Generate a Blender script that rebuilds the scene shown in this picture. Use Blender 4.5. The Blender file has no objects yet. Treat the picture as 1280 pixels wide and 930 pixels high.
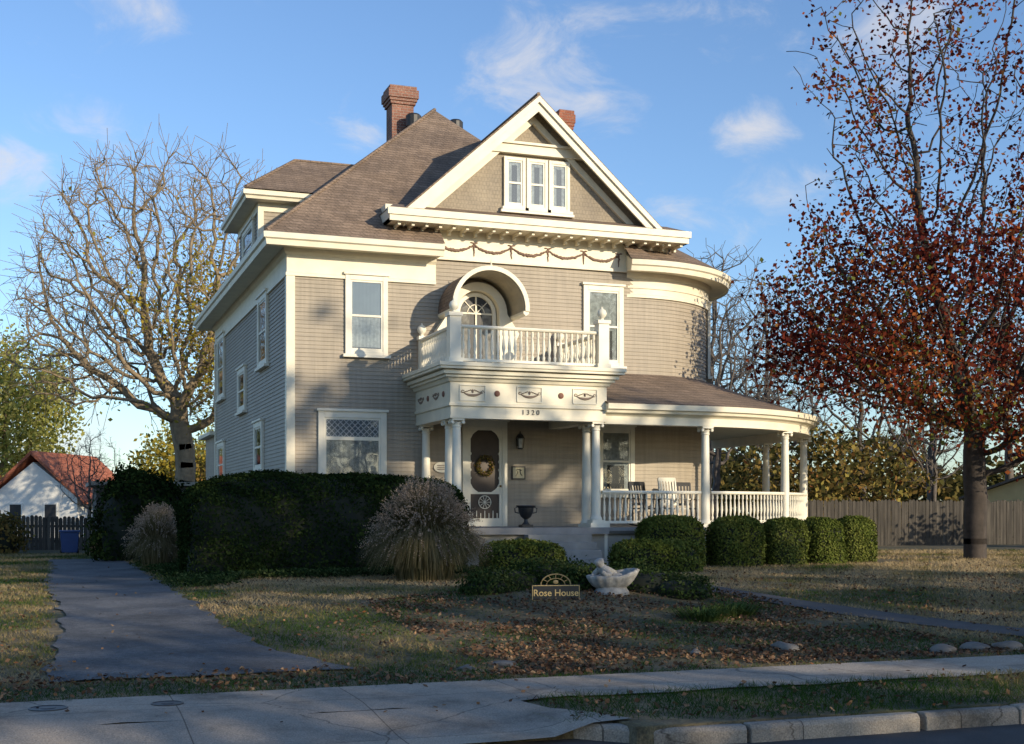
import bpy, math, random, numpy as np
from mathutils import Vector, Matrix
rng=np.random.default_rng(7); random.seed(7)
SC=bpy.context.scene; COL=SC.collection
WM={}
CY,SY=math.cos(math.radians(20)),math.sin(math.radians(20))
def site(X,Y): return (-5.32+CY*X+SY*Y, -29.99-SY*X+CY*Y)
# ------------------------------------------------------------ materials
class NT:
    def __init__(s,name):
        s.m=bpy.data.materials.new(name); s.m.use_nodes=True
        s.t=s.m.node_tree; s.N=s.t.nodes; s.L=s.t.links
        s.b=s.N['Principled BSDF']; s.out=s.N['Material Output']
    def n(s,ty,**k):
        x=s.N.new(ty)
        for a,b in k.items(): setattr(x,a,b)
        return x
    def l(s,a,b): s.L.new(a,b)
    def ramp(s,fac,stops):
        r=s.n('ShaderNodeValToRGB'); e=r.color_ramp.elements
        e[0].position=stops[0][0]; e[0].color=(*stops[0][1],1)
        e[1].position=stops[-1][0]; e[1].color=(*stops[-1][1],1)
        for p,c in stops[1:-1]:
            q=e.new(p); q.color=(*c,1)
        s.l(fac,r.inputs[0]); return r.outputs[0]
    def noise(s,scale,detail=4,vec=None,rough=.55):
        x=s.n('ShaderNodeTexNoise'); x.inputs['Scale'].default_value=scale
        x.inputs['Detail'].default_value=detail; x.inputs['Roughness'].default_value=rough
        if vec is None:
            vec=s.n('ShaderNodeTexCoord').outputs['Object']
        s.l(vec,x.inputs['Vector']); return x.outputs['Fac']
    def bump(s,h,strength=.3,dist=.02):
        x=s.n('ShaderNodeBump'); x.inputs['Strength'].default_value=strength
        x.inputs['Distance'].default_value=dist
        s.l(h,x.inputs['Height']); s.l(x.outputs[0],s.b.inputs['Normal'])
    def mul(s,c1,c2,f=1.0,mode='MULTIPLY'):
        x=s.n('ShaderNodeMix',data_type='RGBA',blend_type=mode)
        if isinstance(f,(int,float)): x.inputs[0].default_value=f
        else: s.l(f,x.inputs[0])
        for i,c in ((6,c1),(7,c2)):
            if isinstance(c,tuple): x.inputs[i].default_value=(*c,1)
            else: s.l(c,x.inputs[i])
        return x.outputs[2]
def simple(name,c,rough=.6,var=.18,scale=3.,bump=0.,bscale=40,metal=0):
    t=NT(name); lo=tuple(x*(1-var) for x in c); hi=tuple(min(1,x*(1+var*.6)) for x in c)
    t.l(t.ramp(t.noise(scale,4),[(.3,lo),(.7,hi)]),t.b.inputs['Base Color'])
    t.b.inputs['Roughness'].default_value=rough; t.b.inputs['Metallic'].default_value=metal
    if bump: t.bump(t.noise(bscale,3),bump,.01)
    return t.m
def leafmat(name,stops,trans=.25,rough=.6):
    t=NT(name); a=t.n('ShaderNodeAttribute',attribute_name='rnd')
    c=t.ramp(a.outputs['Fac'],stops)
    d=t.n('ShaderNodeBsdfDiffuse'); t.l(c,d.inputs[0])
    tr=t.n('ShaderNodeBsdfTranslucent'); t.l(c,tr.inputs[0])
    mx=t.n('ShaderNodeMixShader'); mx.inputs[0].default_value=trans
    t.l(d.outputs[0],mx.inputs[1]); t.l(tr.outputs[0],mx.inputs[2]); t.l(mx.outputs[0],t.out.inputs[0])
    return t.m
def shingles(name,c1,c2,mort,row=.115,width=.3,bumps=.6,sc=1.3):
    t=NT(name); co=t.n('ShaderNodeTexCoord').outputs['Object']
    sp=t.n('ShaderNodeSeparateXYZ'); t.l(co,sp.inputs[0])
    ad=t.n('ShaderNodeMath',operation='ADD'); t.l(sp.outputs[0],ad.inputs[0]); t.l(sp.outputs[1],ad.inputs[1])
    cb=t.n('ShaderNodeCombineXYZ'); t.l(ad.outputs[0],cb.inputs[0])
    mz=t.n('ShaderNodeMath',operation='MULTIPLY'); mz.inputs[1].default_value=sc; t.l(sp.outputs[2],mz.inputs[0]); t.l(mz.outputs[0],cb.inputs[1])
    b=t.n('ShaderNodeTexBrick'); t.l(cb.outputs[0],b.inputs['Vector'])
    b.inputs['Color1'].default_value=(*c1,1); b.inputs['Color2'].default_value=(*c2,1); b.inputs['Mortar'].default_value=(*mort,1)
    b.inputs['Scale'].default_value=1; b.inputs['Brick Width'].default_value=width; b.inputs['Row Height'].default_value=row
    b.inputs['Mortar Size'].default_value=.008; b.inputs['Mortar Smooth'].default_value=.4
    v=t.ramp(t.noise(1.2,4),[(.3,(.76,.76,.78)),(.7,(1.12,1.1,1.06))])
    v2=t.ramp(t.noise(22,2),[(.3,(1-bumps*.5,)*3),(.7,(1+bumps*.4,)*3)])
    t.l(t.mul(t.mul(b.outputs['Color'],v),v2),t.b.inputs['Base Color'])
    t.b.inputs['Roughness'].default_value=.9
    inv=t.n('ShaderNodeMath',operation='SUBTRACT'); inv.inputs[0].default_value=1; t.l(b.outputs['Fac'],inv.inputs[1])
    t.bump(inv.outputs[0],bumps,.015)
    return t.m
t=NT('siding_paint')
c=t.ramp(t.noise(.8,4),[(.3,(.325,.278,.212)),(.7,(.372,.318,.247))])
st=t.n('ShaderNodeMapping'); st.inputs['Scale'].default_value=(5,5,.35); t.l(t.n('ShaderNodeTexCoord').outputs['Object'],st.inputs[0])
v=t.ramp(t.noise(2.5,4,st.outputs[0]),[(.3,(.86,.86,.87)),(.65,(1.05,1.04,1.03))])
st2=t.n('ShaderNodeMapping'); st2.inputs['Scale'].default_value=(.6,.6,10.5); t.l(t.n('ShaderNodeTexCoord').outputs['Object'],st2.inputs[0])
v2=t.ramp(t.noise(1.0,1,st2.outputs[0]),[(.35,(.93,.93,.93)),(.65,(1.05,1.05,1.05))])
t.l(t.mul(t.mul(c,v),v2),t.b.inputs['Base Color']); t.b.inputs['Roughness'].default_value=.6; M_side=t.m
M_trim=simple('cream_trim_paint',(.77,.70,.54),.5,.1,2.5,.1)
M_trimw=simple('white_trim_paint',(.77,.72,.59),.5,.1,3,.08)
M_roof=shingles('asphalt_roof_shingles',(.195,.140,.10),(.26,.19,.14),(.07,.054,.042))
M_gsh=shingles('painted_wall_shingles',(.335,.286,.218),(.35,.30,.23),(.265,.225,.172),.10,.085,.25,1.0)
M_orn=simple('carved_ornament_paint',(.19,.115,.08),.7,.25,8)
M_orn2=simple('carved_panel_paint',(.26,.19,.14),.7,.25,8)
M_dot=simple('rosette_paint',(.20,.09,.06),.7,.25,8)
M_floor=simple('porch_floor_paint',(.26,.25,.24),.6,.15)
M_skirt=simple('porch_skirt_paint',(.36,.33,.28),.7,.2)
M_stone=simple('foundation_stone',(.3,.27,.23),.9,.35,3,.5,10)
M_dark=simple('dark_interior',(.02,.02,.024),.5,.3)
M_black=simple('black_iron',(.025,.024,.024),.45,.3,10,0)
M_brick=shingles('chimney_brick',(.20,.085,.06),(.29,.14,.10),(.3,.26,.22),.08,.22,.5,1.0)
M_rbrick=shingles('red_chimney_brick',(.27,.085,.05),(.33,.12,.07),(.26,.18,.14),.08,.22,.5,1.0)
M_curt=simple('lace_curtain',(.50,.51,.50),.9,.3,14)
M_blind=simple('window_shade_fabric',(.27,.31,.35),.9,.12,2)
M_doorc=simple('door_lace',(.20,.20,.19),.9,.5,9)
M_lead=simple('leaded_strip',(.55,.57,.58),.5,.1)
t=NT('window_glass'); 
gl=t.n('ShaderNodeBsdfGlossy'); gl.inputs['Roughness'].default_value=.03; gl.inputs[0].default_value=(.8,.82,.85,1)
tp=t.n('ShaderNodeBsdfTransparent'); tp.inputs[0].default_value=(.72,.76,.77,1)
lw=t.n('ShaderNodeLayerWeight'); lw.inputs[0].default_value=.35
ma=t.n('ShaderNodeMath',operation='ADD'); ma.inputs[1].default_value=.05; t.l(lw.outputs['Fresnel'],ma.inputs[0])
nb=t.n('ShaderNodeBump'); nb.inputs['Strength'].default_value=.12; nb.inputs['Distance'].default_value=.03; t.l(t.noise(2.2,1),nb.inputs['Height']); t.l(nb.outputs[0],gl.inputs['Normal'])
mx=t.n('ShaderNodeMixShader'); t.l(ma.outputs[0],mx.inputs[0]); t.l(tp.outputs[0],mx.inputs[1]); t.l(gl.outputs[0],mx.inputs[2]); t.l(mx.outputs[0],t.out.inputs[0])
M_glass=t.m
M_bark=simple('bark',(.055,.043,.036),.9,.4,4,.8,12)
M_barkg=simple('grey_bark',(.12,.10,.085),.9,.4,4,.8,12)
M_barkl=simple('pale_bark',(.25,.19,.12),.9,.35,4,.8,12)
M_bladegr=leafmat('grass_blade',[(0,(.035,.075,.016)),(.3,(.08,.12,.03)),(.52,(.20,.17,.07)),(.75,(.34,.26,.13)),(1,(.46,.35,.2))],.3)
M_litter=leafmat('dead_leaf',[(0,(.055,.03,.022)),(.4,(.12,.07,.045)),(.75,(.21,.13,.08)),(.93,(.30,.20,.12)),(1,(.33,.13,.05))],.1)
M_maple=leafmat('red_maple_leaf',[(0,(.04,.010,.010)),(.3,(.11,.022,.018)),(.52,(.20,.042,.024)),(.70,(.32,.085,.03)),(.84,(.42,.17,.05)),(.92,(.13,.14,.035)),(1,(.18,.20,.05))],.38)
M_gold=leafmat('golden_leaf',[(0,(.24,.19,.03)),(.5,(.42,.31,.05)),(1,(.30,.29,.06))],.35)
M_willow=leafmat('willow_leaf',[(0,(.20,.23,.06)),(.6,(.38,.38,.11)),(1,(.50,.46,.16))],.45)
M_yew=leafmat('yew_leaf',[(0,(.006,.012,.005)),(.6,(.018,.032,.010)),(1,(.05,.07,.018))],.08)
M_box=leafmat('boxwood_leaf',[(0,(.035,.052,.012)),(.5,(.10,.125,.027)),(1,(.20,.21,.055))],.15)
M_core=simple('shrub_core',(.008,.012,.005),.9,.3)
M_wood=leafmat('autumn_woodland_leaf',[(0,(.035,.04,.014)),(.3,(.10,.09,.03)),(.55,(.17,.13,.045)),(.75,(.25,.15,.045)),(.9,(.30,.26,.07)),(1,(.2,.07,.03))],.25)
M_ivy=leafmat('ground_cover_leaf',[(0,(.012,.024,.008)),(.6,(.035,.058,.018)),(1,(.09,.105,.04))],.12)
M_reed=leafmat('ornamental_reed',[(0,(.05,.052,.022)),(.45,(.13,.112,.052)),(1,(.27,.21,.115))],.2)
M_plume=leafmat('reed_plume',[(0,(.24,.18,.13)),(1,(.44,.345,.26))],.3)
M_statue=simple('weathered_cast_stone',(.33,.315,.29),.9,.4,10,.5,30)
M_rock=simple('field_stone',(.17,.15,.13),.9,.4,6,.6,14)
# ------------------------------------------------------------ object helpers
def link(o,parent=None,W=None):
    COL.objects.link(o); W=W or Matrix.Identity(4); WM[o.name]=W
    if parent:
        o.parent=parent; o.matrix_parent_inverse=WM[parent.name].inverted()
    return o
def root(name,loc,label,cat,group=None,rot=0):
    o=bpy.data.objects.new(name,None); o.empty_display_size=.3
    W=Matrix.Translation(loc)@Matrix.Rotation(rot,4,'Z')
    o.location=loc; o.rotation_euler=(0,0,rot)
    link(o,None,W); tag(o,label,cat,group); return o
def tag(o,label,cat,group=None):
    o["label"]=label; o["category"]=cat
    if group: o["group"]=group
class MB:
    def __init__(s): s.V=[];s.F=[];s.M=[]
    def add(s,v,f,m=0):
        k=len(s.V); s.V+= [tuple(x) for x in v]; s.F+=[tuple(i+k for i in q) for q in f]; s.M+=[m]*len(f)
    def box(s,x0,x1,y0,y1,z0,z1,m=0):
        v=[(x0,y0,z0),(x1,y0,z0),(x1,y1,z0),(x0,y1,z0),(x0,y0,z1),(x1,y0,z1),(x1,y1,z1),(x0,y1,z1)]
        s.add(v,[(3,2,1,0),(4,5,6,7),(0,1,5,4),(1,2,6,5),(2,3,7,6),(3,0,4,7)],m)
    def beam(s,p,q,w,d,m=0):
        p=Vector(p);q=Vector(q);a=(q-p).normalized(); up=Vector((0,0,1)) if abs(a.z)<.9 else Vector((0,1,0))
        b=a.cross(up).normalized()*w/2; c=a.cross(b).normalized()*d/2
        v=[p-b-c,p+b-c,p+b+c,p-b+c,q-b-c,q+b-c,q+b+c,q-b+c]
        s.add(v,[(3,2,1,0),(4,5,6,7),(0,1,5,4),(1,2,6,5),(2,3,7,6),(3,0,4,7)],m)
    def prism_y(s,pts,y0,y1,m=0):
        n=len(pts); v=[(x,y0,z) for x,z in pts]+[(x,y1,z) for x,z in pts]
        s.add(v,[tuple(range(n)),tuple(range(2*n-1,n-1,-1))]+[(i,i+n,(i+1)%n+n,(i+1)%n) for i in range(n)],m)
    def lathe(s,cx,cy,pr,n=12,m=0):
        v=[];f=[]
        for r,z in pr:
            for i in range(n):
                a=2*math.pi*i/n; v.append((cx+r*math.cos(a),cy+r*math.sin(a),z))
        for j in range(len(pr)-1):
            for i in range(n):
                f.append((j*n+i,j*n+(i+1)%n,(j+1)*n+(i+1)%n,(j+1)*n+i))
        f.append(tuple(range(n-1,-1,-1))); f.append(tuple(range((len(pr)-1)*n,len(pr)*n)))
        s.add(v,f,m)
    def tube(s,pts,r,n=6,m=0):
        pts=[Vector(p) for p in pts]; v=[];f=[]
        rr=r if isinstance(r,(list,tuple)) else [r]*len(pts)
        for i,p in enumerate(pts):
            a=(pts[min(i+1,len(pts)-1)]-pts[max(i-1,0)]).normalized()
            up=Vector((0,0,1)) if abs(a.z)<.9 else Vector((1,0,0))
            b=a.cross(up).normalized(); c=a.cross(b)
            for k in range(n):
                g=2*math.pi*k/n; v.append(p+(b*math.cos(g)+c*math.sin(g))*rr[i])
        for i in range(len(pts)-1):
            for k in range(n): f.append((i*n+k,i*n+(k+1)%n,(i+1)*n+(k+1)%n,(i+1)*n+k))
        f.append(tuple(range(n))); f.append(tuple(range(len(v)-n,len(v))))
        s.add(v,f,m)
    def ball(s,c,r,m=0,n=8):
        if not isinstance(r,(tuple,list)): r=(r,r,r)
        v=[];f=[];k=n//2+1
        for j in range(k):
            a=math.pi*(j+.02)/(k-1+.04)
            for i in range(n):
                b=2*math.pi*i/n; v.append((c[0]+r[0]*math.sin(a)*math.cos(b),c[1]+r[1]*math.sin(a)*math.sin(b),c[2]+r[2]*math.cos(a)))
        for j in range(k-1):
            for i in range(n): f.append((j*n+i,j*n+(i+1)%n,(j+1)*n+(i+1)%n,(j+1)*n+i))
        s.add(v,f,m)
    def sweep(s,path,prof,m=0,cp=True,closed=False):
        k=len(prof);v=[];f=[]
        for x,y,nx,ny in path:
            for o,z in prof: v.append((x+nx*o,y+ny*o,z))
        n=len(path)
        for i in range(n if closed else n-1):
            j=(i+1)%n
            for a in range(k if cp else k-1):
                b=(a+1)%k; f.append((i*k+a,j*k+a,j*k+b,i*k+b))
        if cp and not closed: f.append(tuple(range(k))); f.append(tuple(range((n-1)*k,n*k)))
        s.add(v,f,m)
    def obj(s,name,parent,mats,smooth=False,M=None,recalc=True,bevel=0):
        me=bpy.data.meshes.new(name); V=s.V
        if M is not None: V=[tuple(M@Vector(x)) for x in V]
        me.from_pydata(V,[],s.F); 
        for a in (mats if isinstance(mats,list) else [mats]): me.materials.append(a)
        me.polygons.foreach_set('material_index',s.M)
        if recalc:
            import bmesh
            b=bmesh.new(); b.from_mesh(me); bmesh.ops.recalc_face_normals(b,faces=b.faces); b.to_mesh(me); b.free()
        if smooth:
            me.polygons.foreach_set('use_smooth',[True]*len(me.polygons))
            try: me.set_sharp_from_angle(angle=math.radians(40))
            except Exception: pass
        me.update(); o=bpy.data.objects.new(name,me)
        if bevel:
            b=o.modifiers.new('bevel','BEVEL'); b.width=bevel; b.segments=2
        return link(o,parent)
def lp(pts,closed=False):
    n=len(pts); out=[]
    for i,(x,y) in enumerate(pts):
        ns=[]
        if closed or i>0:
            a=pts[(i-1)%n]; d=(x-a[0],y-a[1]); l=math.hypot(*d); ns.append((d[1]/l,-d[0]/l))
        if closed or i<n-1:
            a=pts[(i+1)%n]; d=(a[0]-x,a[1]-y); l=math.hypot(*d); ns.append((d[1]/l,-d[0]/l))
        if len(ns)==1: nx,ny=ns[0]
        else:
            k=1+ns[0][0]*ns[1][0]+ns[0][1]*ns[1][1]; nx=(ns[0][0]+ns[1][0])/k; ny=(ns[0][1]+ns[1][1])/k
        out.append((x,y,nx,ny))
    return out
def arc(cx,cy,r,a0,a1,n):
    return [(cx+r*math.sin(math.radians(a0+(a1-a0)*i/n)),cy-r*math.cos(math.radians(a0+(a1-a0)*i/n))) for i in range(n+1)]
def npmesh(name,V,F,mats,parent=None,rnd=None,mi=None,smooth=False,W=None):
    V=np.asarray(V,dtype=np.float32); F=np.asarray(F,dtype=np.int32); k=F.shape[1]
    me=bpy.data.meshes.new(name); me.vertices.add(len(V)); me.vertices.foreach_set('co',V.ravel())
    me.loops.add(F.size); me.loops.foreach_set('vertex_index',F.ravel())
    me.polygons.add(len(F)); me.polygons.foreach_set('loop_start',np.arange(0,F.size,k,dtype=np.int32))
    try: me.polygons.foreach_set('loop_total',np.full(len(F),k,dtype=np.int32))
    except Exception: pass
    for a in (mats if isinstance(mats,list) else [mats]): me.materials.append(a)
    if mi is not None: me.polygons.foreach_set('material_index',np.asarray(mi,dtype=np.int32))
    if smooth: me.polygons.foreach_set('use_smooth',np.ones(len(F),dtype=bool))
    if rnd is not None:
        a=me.attributes.new('rnd','FLOAT','FACE'); a.data.foreach_set('value',np.asarray(rnd,dtype=np.float32))
    me.update(calc_edges=True); me.validate()
    return link(bpy.data.objects.new(name,me),parent,W)
def unit(a): return a/np.maximum(np.linalg.norm(a,axis=-1,keepdims=True),1e-9)
def leafquads(C,s,normal=None,jit=.8,asp=.6):
    n=len(C); r=rng.normal(size=(n,3))
    nn=unit(r) if normal is None else unit(normal+jit*r)
    a=unit(np.cross(nn,rng.normal(size=(n,3)))); b=np.cross(nn,a)
    s=np.broadcast_to(np.asarray(s),(n,))[:,None]
    V=np.stack([C+a*s,C+b*s*asp,C-a*s,C-b*s*asp],1).reshape(-1,3)
    return V,np.arange(4*n).reshape(n,4)
# ------------------------------------------------------------ terrain
def ss(x): x=np.clip(x,0,1); return x*x*(3-2*x)
def H(u,v):
    u=np.asarray(u,float);v=np.asarray(v,float)
    t=ss((v+18.8)/9); k=ss((u+4.5)/3.5)
    z=.14+(.19+.12*k)*t
    z=z+.18*np.exp(-((u-2.1)**2/5+(v+12.6)**2/3.4))
    ap=(1-ss((u+1.9)/.5))*ss((-19.6-v)/1.6)*.11
    return z-np.where(v<-19.6,ap,0)
def hz(u,v): return float(H(u,v))
def struct(o): o["kind"]="structure"; return o
xs=np.unique(np.concatenate([np.linspace(-600,-40,12),np.linspace(-40,-14,14),np.arange(-14,22,.35),np.linspace(22,60,16),np.linspace(60,600,12),[-1.3,-1.31]]))
ys=np.unique(np.concatenate([np.linspace(-500,-36,8),np.linspace(-36,-22,8),np.arange(-21.9,8,.35),np.linspace(8,80,20),np.linspace(80,900,14),[-21.6,-21.62,-21.15,-21.17,-36.0]]))
X,Y=np.meshgrid(xs,ys,indexing='ij')
Z=H(X,Y)
road=((Y<-21.61)&(Y>-35.9))|((X<-1.3)&(Y<-21.16)&(Y>-35.9))
Z=np.where(road,-.06,Z)
Z=np.where(Y<=-35.9,.12,Z)
nx,ny=X.shape
V=np.stack([X,Y,Z],-1).reshape(-1,3); I=np.arange(nx*ny).reshape(nx,ny)
F=np.stack([I[:-1,:-1],I[1:,:-1],I[1:,1:],I[:-1,1:]],-1).reshape(-1,4)
t=NT('lawn_soil')
n1=t.noise(.55,4); n2=t.noise(9,5); n3=t.noise(60,2)
c=t.ramp(n1,[(.35,(.05,.06,.022)),(.5,(.12,.098,.052)),(.62,(.20,.155,.085))])
v=t.ramp(n2,[(.25,(.45,.45,.45)),(.7,(1.25,1.2,1.1))]); v3=t.ramp(n3,[(.3,(.6,.6,.6)),(.7,(1.3,1.3,1.3))])
t.l(t.mul(t.mul(c,v),v3),t.b.inputs['Base Color']); t.b.inputs['Roughness'].default_value=.95; t.bump(n2,.8,.06)
struct(npmesh('ground',V,F,t.m,smooth=True))
def sheet(name,u0,u1,v0,v1,mat,off,du=.3,dv=.3,edge=0,left=None,right=None):
    nu=max(2,int((u1-u0)/du)); nv=max(2,int((v1-v0)/dv))
    s=np.linspace(0,1,nu+1); y=np.linspace(v0,v1,nv+1)
    S,Yy=np.meshgrid(s,y,indexing='ij')
    L=np.full_like(Yy,u0) if left is None else left(Yy); R=np.full_like(Yy,u1) if right is None else right(Yy)
    Xx=L+(R-L)*S
    if edge:
        w=edge*(np.sin(Yy*3.1)+np.sin(Yy*7.3+1)*.6+np.sin(Yy*17)*.3); Xx=Xx+w*np.where((S==0),1,np.where(S==1,-1,0))
        w=edge*(np.sin(Xx*3.7)+np.sin(Xx*8.9)*.6); Yy=Yy+w*np.where(Yy==v0,1,0)
    Zz=(H(Xx,Yy)+off) if off is not None else np.zeros_like(Xx)
    V=np.stack([Xx,Yy,Zz],-1).reshape(-1,3); I=np.arange(V.shape[0]).reshape(nu+1,nv+1)
    F=np.stack([I[:-1,:-1],I[1:,:-1],I[1:,1:],I[:-1,1:]],-1).reshape(-1,4)
    return struct(npmesh(name,V,F,mat,smooth=True))
t=NT('old_concrete')
co=t.n('ShaderNodeTexCoord').outputs['Object']
b=t.n('ShaderNodeTexBrick'); t.l(co,b.inputs['Vector']); b.offset=0; b.inputs['Scale'].default_value=1; b.inputs['Brick Width'].default_value=1.45; b.inputs['Row Height'].default_value=1.4
b.inputs['Mortar Size'].default_value=.007; b.inputs['Mortar Smooth'].default_value=.5
b.inputs['Color1'].default_value=(.37,.32,.26,1);b.inputs['Color2'].default_value=(.30,.262,.22,1);b.inputs['Mortar'].default_value=(.12,.10,.08,1)
v=t.ramp(t.noise(1.1,8,None,.7),[(.34,(.42,.40,.37)),(.44,(.78,.76,.73)),(.52,(1.0,.98,.95)),(.64,(1.15,1.1,1.05))]); v2=t.ramp(t.noise(80,3),[(.3,(.62,.62,.62)),(.7,(1.25,1.25,1.25))])
vo=t.n('ShaderNodeTexVoronoi',feature='DISTANCE_TO_EDGE'); vo.inputs['Scale'].default_value=.6
nw=t.n('ShaderNodeTexNoise'); nw.inputs['Scale'].default_value=1.2; nw.inputs['Detail'].default_value=8
t.l(t.mul(co,nw.outputs['Color'],.35,'MIX'),vo.inputs['Vector'])
cr=t.ramp(vo.outputs['Distance'],[(0,(.35,.33,.30)),(.004,(1,1,1))])
t.l(t.mul(t.mul(t.mul(b.outputs['Color'],v),v2),cr),t.b.inputs['Base Color']); t.b.inputs['Roughness'].default_value=.9; t.bump(t.noise(40,3),.5,.015)
M_conc=t.m
t=NT('worn_asphalt')
v=t.ramp(t.noise(.8,8,None,.65),[(.32,(.045,.046,.05)),(.48,(.085,.086,.09)),(.65,(.145,.142,.142))]); v2=t.ramp(t.noise(90,2),[(.3,(.45,.45,.45)),(.7,(1.6,1.6,1.6))])
v3=t.ramp(t.noise(14,4),[(.35,(.75,.75,.75)),(.6,(1.08,1.08,1.08))])
t.l(t.mul(t.mul(v,v2),v3),t.b.inputs['Base Color']); t.b.inputs['Roughness'].default_value=.85; t.bump(t.noise(45,4),.8,.02)
M_asph=t.m
M_road=simple('road_asphalt',(.055,.053,.052),.85,.3,2,.6,70)
M_path=simple('dark_path_asphalt',(.075,.072,.07),.85,.3,2,.6,70)
struct(npmesh('road',[(-90,-36,0.0),(120,-36,0.0),(120,-21.6,0.0),(-90,-21.6,0.0)],[(0,1,2,3)],M_road))
struct(npmesh('road_edge',[(-90,-21.6,.004),(-1.2,-21.6,.004),(-1.2,-21.12,.006),(-90,-21.12,.006)],[(0,1,2,3)],M_road))
sheet('sidewalk',-30,60,-20.1,-18.85,M_conc,.016,edge=.035)
sheet('driveway_apron',-14,-1.7,-21.3,-20.1,M_conc,.017,right=lambda y:-1.65+.45*np.clip((-20.3-y),0,1))
sheet('driveway',-5.3,-3.2,-17.7,9,M_asph,.018,edge=.05,left=lambda y:-5.25+.12*np.sin(y*.4),right=lambda y:-3.3+.9*np.exp(-(y+17.7)/1.6))
pv_=np.array([-18.9,-17,-15,-13.3,-12,-10.5,-8.5,-6.5,-4.5]); pu_=np.array([6.9,6.25,5.5,4.95,4.75,4.85,5.1,5.35,5.5])
def pathc(y): return np.interp(y,pv_,pu_)
sheet('garden_path',5.0,5.9,-18.85,-4.6,M_path,.016,left=lambda y:pathc(y)-.42,right=lambda y:pathc(y)+.42)
mb=MB()
def kseg(pts,dz=0,h=.145):
    mb.sweep(lp(pts),[(.0,-.05),(.13,-.05),(.125,h-.03+dz),(.095,h+dz),(.0,h+dz)])
kseg([(-1.62,-20.5),(-1.5,-21.1),(-1.1,-21.5),(-.45,-21.62)],-.02)
x=-.44; i=0
while x<60:
    l=[1.5,.9,2.1,1.3,1.8,2.4][i%6]; nseg=max(2,int(l/.15))
    kseg([(x+l*q/nseg,-21.62+random.uniform(-.006,.006)) for q in range(nseg+1)],random.uniform(-.012,.004)); x+=l+random.choice([.006,.01,.012,.05]); i+=1
struct(mb.obj('kerb',None,M_conc,bevel=.01))
for i,(a,b,r) in enumerate([(-3.65,10.05,.15),(-2.78,10.3,.13)]):
    u,v=site(a,b); rt=root('manhole_cover',(u,v,hz(u,v)+.017),'small round iron utility cover set in concrete apron','manhole cover','utility covers in the apron')
    m=MB(); z=hz(u,v)+.017; m.lathe(u,v,[(r,z-.02),(r,z+.006),(r*.9,z+.008),(r*.88,z+.003),(r*.4,z+.003),(r*.38,z+.007),(.01,z+.007)],20); m.obj('lid',rt,M_black)
# ============================================================ HOUSE
house=root('house',(6,6.8,.4),'two and a half storey taupe clapboard victorian house with wraparound porch','house')
def part(mb,name,mats,parent=house,label=None,**k):
    o=mb.obj(name,parent,mats,**k)
    if label: o["label"]=label
    return o
BP=.096
wallp=lp([(0,13.6),(0,0)]+arc(9.3,3,3,0,90,26)+[(12.3,13.6)],True)
m=MB(); prof=[]
z=1.15
while z<7.9: prof+= [(.018,z),(.001,z+BP-.001)]; z+=BP
m.sweep(wallp,prof,0,cp=False,closed=True)
m.sweep(wallp,[(-.02,.15),(.04,.15),(.04,1.12),(-.02,1.15)],1,closed=True)
m.box(2.35,9.95,.01,.6,7.9,9.15,2)
m.box(.05,5,13.65,17,.2,4.3,0); m.box(-.2,5.2,13.7,17.2,4.3,4.42,2)
part(m,'wall',[M_side,M_stone,M_trim])
m=MB(); m.sweep(lp([(0,.15),(0,0),(.15,0)]),[(0,.9),(.05,.9),(.05,7.27),(0,7.27)]); part(m,'corner_board',M_trim)
m=MB(); m.sweep(lp([(.15,13.6),(0,13.6),(0,13.45)]),[(0,.9),(.05,.9),(.05,7.27),(0,7.27)]); part(m,'corner_board',M_trim)
fr=[(0,7.26),(.065,7.26),(.065,7.33),(.04,7.35),(.04,7.74),(.09,7.8),(.13,7.895),(0,7.895)]
m=MB(); m.sweep(lp([(12.3,3.2),(12.3,13.6),(0,13.6),(0,0),(3.6,0)]),fr); m.sweep(lp(arc(9.3,3,3,-10.5,93,30)),fr)
m.sweep(lp(arc(9.3,3,3,-10,93,30)),[(0,7.5),(.07,7.5),(.07,7.55),(0,7.55)])
m.box(3.05,8.72,-.045,0.005,7.9,8.6); m.box(3.05,8.72,-.09,-.045,7.88,7.95)
part(m,'frieze',M_trim)
ev=[(0,7.9),(.54,7.9),(.54,7.85),(.60,7.85),(.62,7.97),(.67,8.0),(.68,8.12),(.64,8.14),(.6,8.13),(0,8.52)]
m=MB(); m.sweep(lp([(12.3,3),(12.3,13.6),(0,13.6),(0,0),(3.64,0)]),ev)
m.sweep(lp(arc(9.3,3,3,-11,90,34)),ev[:-1]+[(0,8.4)])
part(m,'cornice',M_trim)
A=(5.1,5.1,13.2);B=(5.1,8.5,13.2); e=8.15
m=MB()
V=[(-.63,-.63,e),(3.66,-.63,e),(3.66,0,8.71),(8.58,0,8.71),(8.58,-.63,e),(9.3,-.63,e),(12.93,3,e),(12.93,14.2,e),(-.63,14.2,e),A,B]
m.add(V,[(0,1,2,3,4,5,9),(5,6,9),(6,7,10,9),(7,8,10),(8,0,9,10)])
n=40;vv=[];ff=[]
for i in range(n+1):
    a=math.radians(-11+(104+11)*i/n); vv.append((9.3+3.64*math.sin(a),3-3.64*math.cos(a),8.15))
vv.append((9.3,3,10.2)); 
for i in range(n): ff.append((i,i+1,n+1))
m.add(vv,ff)
gz=12.05;gc=6.12;gw=3.5;ge=8.9
for s in (-1,1):
    x=gc+s*gw
    m.add([(gc,-.52,gz),(gc,4.2,gz),(x,4.2,ge),(x,-.52,ge),(gc,-.52,gz-.05),(gc,4.2,gz-.05),(x,4.2,ge-.05),(x,-.52,ge-.05)],[(0,1,2,3),(4,5,6,7),(0,3,7,4),(3,2,6,7)])
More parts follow.
